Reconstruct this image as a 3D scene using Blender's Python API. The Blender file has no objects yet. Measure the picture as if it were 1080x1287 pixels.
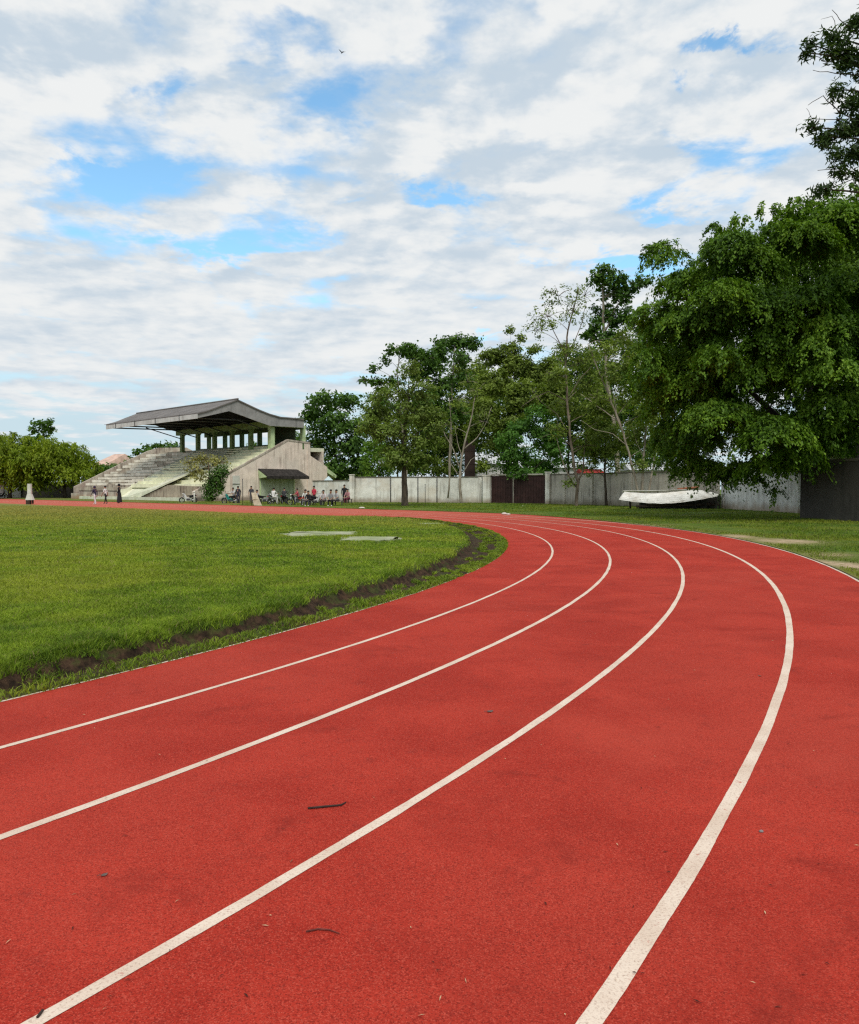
import bpy, bmesh, math, random
import numpy as np
from mathutils import Vector, Matrix, noise as mnoise

random.seed(7)
RNG = np.random.default_rng(11)
scene = bpy.context.scene
COL = scene.collection
PI = math.pi

# ------------------------------------------------------------------ camera maths
FPX, CU, CV, HOR, EYE = 1000.0, 540.0, 643.5, 614.0, 1.5
PITCH = math.atan((CV - HOR) / FPX)
CP, SP = math.cos(PITCH), math.sin(PITCH)

def ray(u, v):
    x = (u - CU) / FPX
    y = (v - CV) / FPX
    return Vector((x, CP - SP * y, -SP - CP * y))

def at(u, v, Y):
    r = ray(u, v)
    k = Y / r.y
    return Vector((r.x * k, Y, EYE + r.z * k))

def gnd(u, v):
    r = ray(u, v)
    k = -EYE / r.z
    return Vector((r.x * k, r.y * k, 0))

def foot(u, Y, z=0.0):
    p = at(u, HOR, Y)
    return Vector((p.x, Y, z))

# ------------------------------------------------------------------ object helpers
def tag(o, label=None, cat=None, group=None, kind=None):
    if label: o['label'] = label
    if cat: o['category'] = cat
    if group: o['group'] = group
    if kind: o['kind'] = kind
    return o

def empty(name, loc=(0, 0, 0), rz=0.0, label=None, cat=None, group=None):
    o = bpy.data.objects.new(name, None)
    COL.objects.link(o)
    o.location = loc
    o.rotation_euler = (0, 0, rz)
    o.empty_display_size = 0.3
    return tag(o, label, cat, group)

def copy_tree(o, parent=None):
    c = o.copy()
    COL.objects.link(c)
    c.parent = parent
    for ch in [x for x in bpy.data.objects if x.parent == o]:
        copy_tree(ch, c)
    return c

class MB:
    """collects shapes, then links them as ONE mesh object"""
    def __init__(self):
        self.v, self.f, self.m, self.smooth = [], [], [], []
    def add(self, verts, faces, mi=0, smooth=False):
        o = len(self.v)
        self.v += [tuple(p) for p in verts]
        for f in faces:
            self.f.append(tuple(i + o for i in f)); self.m.append(mi); self.smooth.append(smooth)
    def box(self, c, s, mi=0, rz=0.0, rot=None):
        x, y, z = s[0] / 2, s[1] / 2, s[2] / 2
        vs = [Vector(p) for p in ((-x,-y,-z),(x,-y,-z),(x,y,-z),(-x,y,-z),(-x,-y,z),(x,-y,z),(x,y,z),(-x,y,z))]
        R = rot if rot else Matrix.Rotation(rz, 3, 'Z')
        vs = [R @ p + Vector(c) for p in vs]
        self.add(vs, [(0,3,2,1),(4,5,6,7),(0,1,5,4),(1,2,6,5),(2,3,7,6),(3,0,4,7)], mi)
    def prism(self, poly, d, mi=0):
        """poly: list of 3D points (planar), extruded by vector d"""
        n = len(poly); d = Vector(d)
        vs = [Vector(p) for p in poly] + [Vector(p) + d for p in poly]
        fs = [tuple(range(n))[::-1], tuple(range(n, 2 * n))]
        for i in range(n):
            j = (i + 1) % n
            fs.append((i, j, j + n, i + n))
        self.add(vs, fs, mi)
    def tube(self, pts, rad, sides=7, mi=0, cap=True):
        pts = [Vector(p) for p in pts]
        n = len(pts)
        if not hasattr(rad, '__len__'): rad = [rad] * n
        vs, fs = [], []
        prev = None
        for i in range(n):
            t = (pts[min(i + 1, n - 1)] - pts[max(i - 1, 0)])
            if t.length < 1e-9: t = Vector((0, 0, 1))
            t.normalize()
            if prev is None:
                a = t.cross(Vector((0, 0, 1)))
                if a.length < 1e-3: a = t.cross(Vector((0, 1, 0)))
            else:
                a = prev - t * prev.dot(t)
                if a.length < 1e-4: a = t.orthogonal()
            a.normalize(); prev = a
            b = t.cross(a)
            for k in range(sides):
                th = 2 * PI * k / sides
                vs.append(pts[i] + (a * math.cos(th) + b * math.sin(th)) * rad[i])
        for i in range(n - 1):
            for k in range(sides):
                k2 = (k + 1) % sides
                fs.append((i*sides+k, i*sides+k2, (i+1)*sides+k2, (i+1)*sides+k))
        if cap:
            fs.append(tuple(range(sides))[::-1]); fs.append(tuple(range((n-1)*sides, n*sides)))
        self.add(vs, fs, mi, True)
    def torus(self, c, axis, R, r, n=20, m=8, mi=0):
        c = Vector(c); axis = Vector(axis).normalized()
        a = axis.orthogonal().normalized(); b = axis.cross(a)
        vs, fs = [], []
        for i in range(n):
            t = 2*PI*i/n; d = a*math.cos(t)+b*math.sin(t)
            for j in range(m):
                p = 2*PI*j/m
                vs.append(c + d*(R + r*math.cos(p)) + axis*(r*math.sin(p)))
        for i in range(n):
            for j in range(m):
                i2, j2 = (i+1) % n, (j+1) % m
                fs.append((i*m+j, i2*m+j, i2*m+j2, i*m+j2))
        self.add(vs, fs, mi, True)
    def ball(self, c, s, n=12, m=8, mi=0, rot=None):
        vs, fs = [], []
        R = rot if rot else Matrix.Identity(3)
        for j in range(m + 1):
            ph = PI * j / m
            for i in range(n):
                th = 2*PI*i/n
                vs.append(R @ Vector((s[0]*math.sin(ph)*math.cos(th), s[1]*math.sin(ph)*math.sin(th), s[2]*math.cos(ph))) + Vector(c))
        for j in range(m):
            for i in range(n):
                i2 = (i+1) % n
                fs.append((j*n+i, (j+1)*n+i, (j+1)*n+i2, j*n+i2))
        self.add(vs, fs, mi, True)
    def build(self, name, mats, parent=None, bevel=0.0):
        me = bpy.data.meshes.new(name)
        me.from_pydata(self.v, [], self.f)
        if not isinstance(mats, (list, tuple)): mats = [mats]
        for m in mats: me.materials.append(m)
        me.polygons.foreach_set('material_index', self.m)
        me.polygons.foreach_set('use_smooth', self.smooth)
        me.update()
        bm = bmesh.new(); bm.from_mesh(me)
        bmesh.ops.recalc_face_normals(bm, faces=bm.faces)
        if bevel > 0:
            es = [e for e in bm.edges if len(e.link_faces) == 2 and e.calc_face_angle(0) > 0.6]
            bmesh.ops.bevel(bm, geom=es, offset=bevel, segments=1, affect='EDGES', clamp_overlap=True)
        bm.to_mesh(me); bm.free()
        o = bpy.data.objects.new(name, me)
        COL.objects.link(o)
        if parent is not None: o.parent = parent
        return o

def np_mesh(name, V, Fq, mats, parent=None, smooth=False, attrs=None):
    """fast mesh from numpy arrays; Fq (n,k) faces of one size"""
    me = bpy.data.meshes.new(name)
    n, k = Fq.shape
    me.vertices.add(len(V)); me.vertices.foreach_set('co', np.ascontiguousarray(V, dtype=np.float32).ravel())
    me.loops.add(n * k); me.loops.foreach_set('vertex_index', np.ascontiguousarray(Fq, dtype=np.int32).ravel())
    me.polygons.add(n)
    me.polygons.foreach_set('loop_start', np.arange(0, n * k, k, dtype=np.int32))
    me.polygons.foreach_set('loop_total', np.full(n, k, dtype=np.int32))
    if smooth: me.polygons.foreach_set('use_smooth', np.ones(n, dtype=bool))
    for m in (mats if isinstance(mats, (list, tuple)) else [mats]): me.materials.append(m)
    if attrs:
        for an, arr in attrs.items():
            at_ = me.attributes.new(an, 'FLOAT', 'POINT'); at_.data.foreach_set('value', np.ascontiguousarray(arr, dtype=np.float32))
    me.update(calc_edges=True); me.validate()
    o = bpy.data.objects.new(name, me)
    COL.objects.link(o)
    if parent is not None: o.parent = parent
    return o

# ------------------------------------------------------------------ material helpers
class NT:
    dim = '3D'
    def __init__(self, tree): self.t = tree; self.n = tree.nodes; self.l = tree.links
    def node(self, typ, **kw):
        nd = self.n.new(typ)
        for k, v in kw.items(): setattr(nd, k, v)
        return nd
    def link(self, a, b): self.l.new(a, b)
    def put(self, sock, val):
        if val is None: return
        if hasattr(val, 'is_linked') or isinstance(val, bpy.types.NodeSocket): self.link(val, sock)
        else: sock.default_value = val
    def m(self, op, a, b=None, c=None, clamp=False):
        nd = self.node('ShaderNodeMath', operation=op, use_clamp=clamp)
        self.put(nd.inputs[0], a); self.put(nd.inputs[1], b)
        if c is not None: self.put(nd.inputs[2], c)
        return nd.outputs[0]
    def ramp(self, x, lo, hi, a=0.0, b=1.0):
        nd = self.node('ShaderNodeMapRange', interpolation_type='SMOOTHSTEP')
        self.put(nd.inputs[0], x)
        for i, q in enumerate((lo, hi, a, b)): self.put(nd.inputs[i + 1], q)
        return nd.outputs[0]
    def mix(self, f, a, b, blend='MIX'):
        nd = self.node('ShaderNodeMix', data_type='RGBA', blend_type=blend)
        self.put(nd.inputs[0], f)
        for i, q in ((6, a), (7, b)):
            if isinstance(q, (tuple, list)): q = tuple(q) + ((1.0,) if len(q) == 3 else ())
            self.put(nd.inputs[i], q)
        return nd.outputs[2]
    def noise(self, vec, scale, detail=4.0, rough=0.55, dist=0.0, out=0):
        nd = self.node('ShaderNodeTexNoise', noise_dimensions=self.dim)
        if vec is not None: self.link(vec, nd.inputs['Vector'])
        nd.inputs['Scale'].default_value = scale; nd.inputs['Detail'].default_value = detail
        nd.inputs['Roughness'].default_value = rough; nd.inputs['Distortion'].default_value = dist
        return nd.outputs[out]
    def mapping(self, vec, scale=(1, 1, 1), loc=(0, 0, 0), rot=(0, 0, 0)):
        nd = self.node('ShaderNodeMapping')
        self.link(vec, nd.inputs[0]); nd.inputs[1].default_value = loc; nd.inputs[2].default_value = rot; nd.inputs[3].default_value = scale
        return nd.outputs[0]
    def bump(self, h, strength, dist):
        nd = self.node('ShaderNodeBump'); nd.inputs['Strength'].default_value = strength; nd.inputs['Distance'].default_value = dist
        self.link(h, nd.inputs['Height']); return nd.outputs[0]

def new_mat(name, rough=0.8, spec=0.3, metal=0.0):
    m = bpy.data.materials.new(name); m.use_nodes = True
    t = NT(m.node_tree)
    b = m.node_tree.nodes['Principled BSDF']
    b.inputs['Roughness'].default_value = rough
    b.inputs['Specular IOR Level'].default_value = spec
    b.inputs['Metallic'].default_value = metal
    tc = t.node('ShaderNodeTexCoord')
    return m, t, b, tc.outputs['Object']

def plain(name, col, var=0.25, scale=6.0, rough=0.7, spec=0.3, metal=0.0, bump=0.0):
    m, t, b, oc = new_mat(name, rough, spec, metal)
    n = t.noise(oc, scale, 5)
    k = t.ramp(n, 0.3, 0.7)
    c1 = [c * (1 - var) for c in col]; c2 = [min(1, c * (1 + var)) for c in col]
    t.put(b.inputs['Base Color'], t.mix(k, c1, c2))
    if bump: t.put(b.inputs['Normal'], t.bump(t.noise(oc, scale * 6, 4), 0.5, bump))
    return m

def concrete(name, pale, grime, streak=0.55, patch=None, patchamt=0.4, zlo=None, rough=0.9, soil=None, zs=1.0):
    """weathered painted concrete: blotches, vertical run-off streaks, dirt splashed along the foot"""
    m, t, b, oc = new_mat(name, rough, 0.2)
    base = t.mix(t.ramp(t.noise(oc, 1.1, 6, 0.6), 0.35, 0.68), pale, [c * 0.78 for c in pale])
    if patch: base = t.mix(t.m('MULTIPLY', t.ramp(t.noise(t.mapping(oc, loc=(7, 3, 5)), 0.45, 5, 0.6), 0.45, 0.6), patchamt), base, patch)
    st = t.noise(t.mapping(oc, scale=(3.2, 3.2, 0.16)), 1.0, 6, 0.65)
    st2 = t.noise(t.mapping(oc, scale=(1.0, 1.0, 0.5), loc=(3, 1, 9)), 0.8, 5, 0.6)
    k = t.m('MULTIPLY', t.ramp(st, 0.47, 0.66), t.ramp(st2, 0.36, 0.62))
    base = t.mix(t.m('MULTIPLY', k, streak, clamp=True), base, grime)
    base = t.mix(t.m('MULTIPLY', t.ramp(t.noise(oc, 9.0, 6, 0.7), 0.55, 0.75), 0.45), base, [c * 0.6 for c in grime])
    if soil:
        sep = t.node('ShaderNodeSeparateXYZ'); t.link(oc, sep.inputs[0])
        zz = t.m('ADD', sep.outputs[2], t.m('MULTIPLY', t.noise(oc, 1.6, 5), -0.9))
        base = t.mix(t.m('MULTIPLY', t.ramp(zz, 0.35, -0.35), 0.75), base, soil)
    t.put(b.inputs['Base Color'], base)
    t.put(b.inputs['Normal'], t.bump(t.noise(oc, 14, 6), 0.35, 0.03))
    return m

def leaf_mat(name, cols, trans=0.35, rough=0.55, clump=0.5):
    """cols: dark, mid, light"""
    m, t, b, oc = new_mat(name, rough, 0.35)
    geo = t.node('ShaderNodeNewGeometry')
    r = geo.outputs['Random Per Island']
    n = t.ramp(t.noise(oc, clump, 3), 0.3, 0.7)
    k = t.m('ADD', t.m('MULTIPLY', r, 0.55), t.m('MULTIPLY', n, 0.45))
    c = t.mix(t.ramp(k, 0.1, 0.5), cols[0], cols[1])
    c = t.mix(t.ramp(k, 0.5, 0.95), c, cols[2])
    t.put(b.inputs['Base Color'], c); b.inputs['Specular IOR Level'].default_value = 0.2
    tr = t.node('ShaderNodeBsdfTranslucent')
    t.put(tr.inputs['Color'], t.mix(1.0, c, (1.0, 1.1, 0.45), 'MULTIPLY'))
    ms = t.node('ShaderNodeMixShader'); ms.inputs[0].default_value = trans
    t.link(b.outputs[0], ms.inputs[1]); t.link(tr.outputs[0], ms.inputs[2])
    out = [x for x in t.n if x.type == 'OUTPUT_MATERIAL'][0]
    t.link(ms.outputs[0], out.inputs[0])
    return m

def bark(name, c1, c2, scale=4.0):
    m, t, b, oc = new_mat(name, 0.9, 0.2)
    n = t.noise(t.mapping(oc, scale=(1.6, 1.6, 0.35)), scale, 6, 0.65)
    t.put(b.inputs['Base Color'], t.mix(t.ramp(n, 0.35, 0.65), c1, c2))
    t.put(b.inputs['Normal'], t.bump(n, 0.6, 0.05))
    return m

# ------------------------------------------------------------------ camera, world, sun
cam_d = bpy.data.cameras.new('camera'); cam = bpy.data.objects.new('camera', cam_d); COL.objects.link(cam)
cam_d.sensor_fit = 'HORIZONTAL'; cam_d.sensor_width = 36.0; cam_d.lens = 36.0 * FPX / 1080.0
cam_d.clip_start = 0.05; cam_d.clip_end = 3000
cam.location = (0, 0, EYE); cam.rotation_euler = (PI / 2 - PITCH, 0, 0)
scene.camera = cam
scene.cycles.use_denoising = False; scene.cycles.filter_width = 1.3
scene.view_settings.view_transform = 'Standard'; scene.view_settings.look = 'None'
scene.view_settings.exposure = 0.28; scene.view_settings.gamma = 1.0; scene.view_settings.use_curve_mapping = False

SUN = Vector((0.10, -0.66, 1.02)).normalized()
sun_d = bpy.data.lights.new('sun', 'SUN'); sun = bpy.data.objects.new('sun', sun_d); COL.objects.link(sun)
sun_d.energy = 2.1; sun_d.angle = math.radians(20); sun_d.color = (1.0, 0.95, 0.86)
sun.rotation_euler = SUN.to_track_quat('Z', 'Y').to_euler(); sun.location = (-40, -30, 80)

world = bpy.data.worlds.new("World"); scene.world = world; world.use_nodes = True
def build_world():
    t = NT(world.node_tree); t.n.clear(); t.dim = '2D'
    out = t.node('ShaderNodeOutputWorld'); bg = t.node('ShaderNodeBackground'); t.link(bg.outputs[0], out.inputs[0])
    bg.inputs['Strength'].default_value = 0.088
    sky = t.node('ShaderNodeTexSky', sky_type='NISHITA'); sky.sun_disc = False
    sky.sun_elevation = math.asin(SUN.z); sky.sun_rotation = math.atan2(SUN.x, SUN.y)
    sky.air_density = 1.0; sky.dust_density = 0.8; sky.ozone_density = 1.2
    tc = t.node('ShaderNodeTexCoord'); d = tc.outputs['Generated']
    sep = t.node('ShaderNodeSeparateXYZ'); t.link(d, sep.inputs[0])
    x, y, z = sep.outputs
    zc = t.m('ADD', t.m('MAXIMUM', z, 0.0), 0.10)
    cmb = t.node('ShaderNodeCombineXYZ'); t.put(cmb.inputs[0], t.m('DIVIDE', x, zc)); t.put(cmb.inputs[1], t.m('DIVIDE', y, zc))
    p = cmb.outputs[0]
    f1 = t.noise(t.mapping(p, loc=(3.7, 1.9, 0.3)), 1.15, 9, 0.56, 0.15)
    f2 = t.noise(t.mapping(p, loc=(9.1, 4.2, 2.3)), 2.7, 9, 0.57, 0.1)
    f2s = t.noise(t.mapping(p, loc=(9.1 + 0.028, 4.2 + 0.050, 2.3)), 2.7, 9, 0.57, 0.1)
    wd = t.noise(t.mapping(p, loc=(6.6, 3.1, 1.0)), 3.2, 5, 0.6, 0.0, out=1)
    va = t.node('ShaderNodeVectorMath', operation='MULTIPLY_ADD'); t.link(wd, va.inputs[0]); va.inputs[1].default_value = (0.42, 0.42, 0.0); t.link(p, va.inputs[2])
    def puffs(off, sc):
        vo = t.node('ShaderNodeTexVoronoi', feature='SMOOTH_F1', voronoi_dimensions='2D'); t.link(t.mapping(va.outputs[0], loc=off), vo.inputs['Vector'])
        vo.inputs['Scale'].default_value = sc; vo.inputs['Smoothness'].default_value = 0.35
        return vo.outputs['Distance']
    pf = puffs((2.0, 5.0, 0.4), 3.3); pfs = puffs((2.0 + 0.03, 5.0 + 0.055, 0.4), 3.3)
    f3 = t.noise(t.mapping(p, loc=(1.3, 8.8, 5.0)), 1.9, 7, 0.55, 0.25)
    az = t.m('ARCTAN2', x, y); el = t.m('ARCSINE', z)
    wob = t.noise(t.mapping(p, loc=(5, 2, 7)), 3.0, 8, 0.62, 0.2, out=1)
    ws = t.node('ShaderNodeSeparateXYZ'); t.link(wob, ws.inputs[0])
    azw = t.m('ADD', az, t.m('MULTIPLY', t.m('SUBTRACT', ws.outputs[0], 0.5), 0.30))
    elw = t.m('ADD', el, t.m('MULTIPLY', t.m('SUBTRACT', ws.outputs[1], 0.5), 0.16))
    holes = None
    # clear gaps in the cloud deck: centre (u, v), size, weight
    for (u, v, su, sv, w) in ((290, 150, 270, 170, .24), (318, 32, 110, 40, .75), (420, 125, 55, 30, .5), (200, 262, 120, 38, .68), (535, 240, 75, 16, .85),
                              (908, 55, 40, 12, .9), (880, 228, 85, 34, .95), (800, 258, 50, 20, .6), (862, 112, 30, 14, .7), (370, 290, 60, 26, .5), (130, 225, 60, 20, .5),
                              (770, 335, 110, 14, .8), (620, 425, 60, 8, .6), (300, 300, 60, 18, .5), (210, 130, 40, 22, .5), (440, 475, 60, 12, .5),
                              (540, 120, 50, 24, .5)):
        r = ray(u, v).normalized(); r2 = ray(u + su, v).normalized(); r3 = ray(u, v - sv).normalized()
        a0, e0 = math.atan2(r.x, r.y), math.asin(r.z)
        sa = max(1e-3, abs(math.atan2(r2.x, r2.y) - a0)); se = max(1e-3, abs(math.asin(r3.z) - e0))
        qa = t.m('DIVIDE', t.m('SUBTRACT', azw, a0), sa); qe = t.m('DIVIDE', t.m('SUBTRACT', elw, e0), se)
        s = t.m('ADD', t.m('MULTIPLY', qa, qa), t.m('MULTIPLY', qe, qe))
        h = t.m('MULTIPLY', t.m('EXPONENT', t.m('MULTIPLY', s, -0.8)), w)
        holes = h if holes is None else t.m('ADD', holes, h)
    f4 = t.noise(t.mapping(p, loc=(2.1, 6.2, 4.3)), 11.0, 6, 0.6, 0.1)
    body = t.m('ADD', t.m('MULTIPLY', f1, 0.36), t.m('ADD', t.m('MULTIPLY', f2, 0.34), t.m('ADD', t.m('MULTIPLY', f4, 0.14), t.m('MULTIPLY', t.m('SUBTRACT', 0.50, pf), 0.42))))
    body = t.m('ADD', t.m('MULTIPLY', t.m('SUBTRACT', body, 0.5), 1.55), 0.5)
    cov = t.m('SUBTRACT', t.m('ADD', body, 0.34), t.m('MULTIPLY', holes, 0.46))
    low = t.ramp(el, 0.06, 0.16)                    # thinner cloud right above the horizon
    cov = t.m('ADD', cov, t.m('MULTIPLY', t.m('SUBTRACT', low, 1.0), 0.42))
    mask = t.ramp(cov, 0.25, 0.66)
    rel = t.m('MULTIPLY', t.m('ADD', t.m('SUBTRACT', f2, f2s), t.m('MULTIPLY', t.m('SUBTRACT', pfs, pf), 0.55)), t.ramp(el, 0.10, 0.45, 0.7, 3.6))       # side of each puff that faces the sun
    shade = t.m('ADD', t.m('ADD', t.m('MULTIPLY', t.m('SUBTRACT', f3, 0.5), 1.5), 0.46), t.m('ADD', rel, t.m('MULTIPLY', t.m('SUBTRACT', f4, 0.5), 0.5)))
    cc = t.mix(t.ramp(shade, -0.20, 0.95), (5.3, 6.2, 7.05, 1), (8.1, 8.25, 8.25, 1))
    skyc = t.mix(1.0, sky.outputs[0], (1.75, 2.30, 2.25, 1), 'MULTIPLY')
    haze = t.ramp(el, 0.26, 0.07)
    skyc = t.mix(t.m('MULTIPLY', haze, 0.95), skyc, (5.35, 6.6, 7.35, 1))
    t.link(t.mix(mask, skyc, cc), bg.inputs['Color'])
build_world()

# ------------------------------------------------------------------ track geometry (polar about C, then a straight)
C2 = np.array([-33.0, 24.5])
POLY = {1: [0.699, 0.824, -1.323, -1.26, 0.762, 0.323, 35.235], 2: [0.106, -0.067, -0.576, -0.107, 0.557, 0.18, 36.377],
        3: [0.358, 0.459, -0.673, -0.852, 0.316, 0.461, 37.706], 4: [1.054, 1.831, -1.256, -3.022, -0.043, 1.264, 39.255],
        5: [0.994, 1.877, -0.968, -3.039, -0.341, 1.23, 40.615], 6: [0.975, 2.308, -0.339, -3.728, -1.244, 1.502, 42.187]}
def rline(i, s):
    s = np.clip(np.asarray(s, float), -60, 45)
    return np.polyval(POLY[i], s / 45.0)
def r_in(s):
    s = np.asarray(s, float)
    base = rline(1, np.minimum(s, 16))
    return np.where(s < 16, base, np.interp(s, [16, 22, 27, 31, 38, 45], [rline(1, 16.), 35.5, 35.2, 33.9, 32.7, 32.2]))
def r_out(s):
    s = np.asarray(s, float)
    return np.where(s < 12, rline(6, np.minimum(s, 12)), np.interp(s, [12, 23, 31, 38, 45, 75], [rline(6, 12.), 43.3, 44.0, 43.6, 43.7, 43.9]))
S45 = math.sqrt(0.5)
def P2(s, r):
    s = np.asarray(s, float); r = np.asarray(r, float)
    th = np.radians(np.minimum(s, 45.0)); ext = np.maximum(s - 45.0, 0)
    return C2[0] + r * np.cos(th) - ext * S45, C2[1] + r * np.sin(th) + ext * S45
def inv2(X, Y):
    dx, dy = X - C2[0], Y - C2[1]
    th = np.degrees(np.arctan2(dy, dx)); t = (-dx + dy) * S45; rs = (dx + dy) * S45
    straight = t > 0
    # in the left half-plane behind C keep polar
    s = np.where(straight, 45 + t, th); r = np.where(straight, rs, np.hypot(dx, dy))
    return s, r
SV = np.concatenate([np.arange(-116, -50, 1.5), np.arange(-50, 45, 0.25), np.arange(45, 90, 0.6), np.arange(90, 230, 4.0)])

def vnoise(x, y, sc, seed=0):
    return np.array([mnoise.noise(Vector((a * sc + seed * 7.3, b * sc - seed * 3.1, seed * 1.7))) for a, b in zip(np.ravel(x), np.ravel(y))]).reshape(np.shape(x))

W1 = lambda s, n: 0.30 + 0.10 * n
def ditch_amp(s): return np.interp(s, [-120, 18, 27, 31], [1, 1, 0.8, 0])
def field_height(s, r, nz=None, nz2=None):
    """height and soil amount of the infield at distance d inside the track edge"""
    d = r_in(s) - r
    if nz is None:
        X, Y = P2(s, r)
        nz = vnoise(X, Y, 1.3, 1); nz2 = vnoise(X, Y, 4.0, 2)
    a = ditch_amp(s)
    w1 = 0.145 + 0.08 * nz + 0.05 * nz2; w2 = np.interp(s, [-60, -34, -28, -19, -8, 10, 20], [0.55, 0.59, 0.76, 0.95, 1.12, 1.25, 1.2]) + 0.16 * nz + 0.12 * nz2
    z = np.where(d < w1, 0.015 + 0.03 * np.clip(d / 0.15, 0, 1), 0.0)
    fl = -0.07 + 0.035 * nz2
    down = np.clip((d - w1) / 0.14, 0, 1)
    up = np.clip((d - (w2 - 0.16)) / 0.16, 0, 1)
    z = z * (1 - down) + fl * down
    z = z * (1 - up) + (0.11 + 0.03 * nz) * up
    z = np.where(d > w2, 0.11 + 0.03 * nz + 0.05 * np.clip((d - w2) / 3.0, 0, 1), z)
    strip_ = np.where(d < w1, np.clip(0.8 + 0.5 * nz2, 0.4, 0.95), 0.0)
    soil = np.maximum(strip_, np.clip(down * 1.4, 0, 1)) * (1 - np.clip((d - w2 + 0.05) / 0.06, 0, 1))
    zfar = 0.012 + 0.06 * np.clip(d / 1.5, 0, 1)
    z = z * a + zfar * (1 - a)
    z = np.where(d <= 0, 0.0, z)
    return z, soil * a, d, w1, w2

def grid_mesh(name, Sg, Rg, Zg, mat, attrs=None):
    X, Y = P2(Sg, Rg)
    V = np.stack([X, Y, Zg], -1).reshape(-1, 3)
    ns, nr = Sg.shape
    i = np.arange(ns - 1)[:, None] * nr + np.arange(nr - 1)[None, :]
    F = np.stack([i, i + nr, i + nr + 1, i + 1], -1).reshape(-1, 4)
    at_ = {k: v.ravel() for k, v in attrs.items()} if attrs else None
    return np_mesh(name, V, F[:, ::-1] if False else F, mat, smooth=True, attrs=at_)

# ---- ground materials
def track_mat():
    m, t, b, oc = new_mat('red_track_rubber', 0.9, 0.13)
    fine = t.noise(oc, 210.0, 3, 0.7); gr = t.noise(oc, 95.0, 3, 0.7)
    mid = t.noise(oc, 7.0, 6, 0.6); big = t.noise(oc, 0.9, 6, 0.6, 0.3); big2 = t.noise(t.mapping(oc, loc=(4, 9, 1)), 0.35, 4, 0.5)
    c = t.mix(t.ramp(big, 0.36, 0.66), (0.335, 0.0220, 0.0120), (0.435, 0.0370, 0.0210))
    c = t.mix(t.m('MULTIPLY', t.ramp(big2, 0.45, 0.7), 0.5), c, (0.41, 0.045, 0.027))
    c = t.mix(t.m('MULTIPLY', t.ramp(mid, 0.56, 0.78), 0.55), c, (0.20, 0.022, 0.017))
    c = t.mix(t.m('MULTIPLY', t.ramp(gr, 0.55, 0.72), 0.55), c, (0.12, 0.010, 0.007))
    c = t.mix(t.m('MULTIPLY', t.ramp(gr, 0.42, 0.30), 0.6), c, (0.46, 0.055, 0.034))
    vo = t.node('ShaderNodeTexVoronoi'); t.link(oc, vo.inputs['Vector']); vo.inputs['Scale'].default_value = 55.0
    sp = t.m('MULTIPLY', t.ramp(vo.outputs['Distance'], 0.22, 0.10), t.ramp(t.noise(oc, 2.2, 4), 0.50, 0.66))
    c = t.mix(t.m('MULTIPLY', sp, 0.8), c, (0.09, 0.014, 0.012))
    v2 = t.node('ShaderNodeTexVoronoi'); t.link(oc, v2.inputs['Vector']); v2.inputs['Scale'].default_value = 230.0
    sv = t.node('ShaderNodeSeparateColor'); t.link(v2.outputs['Color'], sv.inputs[0])
    c = t.mix(t.m('MULTIPLY', t.ramp(sv.outputs[0], 0.55, 0.95), 0.62), c, (0.130, 0.009, 0.006))
    c = t.mix(t.m('MULTIPLY', t.ramp(sv.outputs[1], 0.70, 0.95), 0.6), c, (0.52, 0.085, 0.055))
    # darker damp / worn smears
    sm = t.m('MULTIPLY', t.ramp(t.noise(t.mapping(oc, loc=(11, 2, 0)), 0.55, 7, 0.68, 0.6), 0.53, 0.70), 0.5)
    c = t.mix(sm, c, (0.225, 0.0155, 0.009))
    wl = t.m('MULTIPLY', t.ramp(t.noise(t.mapping(oc, loc=(1, 22, 0)), 1.7, 7, 0.72, 0.4), 0.56, 0.72), 0.5)
    c = t.mix(wl, c, (0.17, 0.014, 0.009))
    fd = t.m('MULTIPLY', t.ramp(t.noise(t.mapping(oc, loc=(31, 5, 0)), 0.45, 6, 0.65, 0.5), 0.52, 0.72), 0.26)
    c = t.mix(fd, c, (0.46, 0.062, 0.038))
    sp2 = t.node('ShaderNodeSeparateXYZ'); t.link(oc, sp2.inputs[0])
    far_k = t.ramp(t.m('ADD', sp2.outputs[1], t.m('MULTIPLY', t.noise(oc, 0.25, 5), 14.0)), 30.0, 62.0)
    c = t.mix(t.m('MULTIPLY', far_k, 0.6), c, (0.45, 0.135, 0.090))   # paler coral tone towards the far straight
    t.put(b.inputs['Base Color'], c)
    h = t.m('ADD', t.m('ADD', t.m('MULTIPLY', fine, 0.5), gr), t.m('MULTIPLY', sv.outputs[2], .6))
    t.put(b.inputs['Normal'], t.bump(h, 0.7, 0.006))
    return m
def line_mat():
    m, t, b, oc = new_mat('line_paint', 0.8, 0.25)
    c = t.mix(t.ramp(t.noise(oc, 3.0, 5), 0.35, 0.65), (0.66, 0.55, 0.455), (0.57, 0.45, 0.36))
    c = t.mix(t.m('MULTIPLY', t.ramp(t.noise(oc, 110.0, 4, 0.75), 0.50, 0.68), 0.75), c, (0.33, 0.22, 0.17))
    c = t.mix(t.m('MULTIPLY', t.ramp(t.noise(oc, 25.0, 6, 0.78), 0.585, 0.68), 0.7), c, (0.40, 0.09, 0.06))
    t.put(b.inputs['Base Color'], c)
    t.put(b.inputs['Normal'], t.bump(t.noise(oc, 120.0, 3), 0.5, 0.005))
    return m
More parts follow.
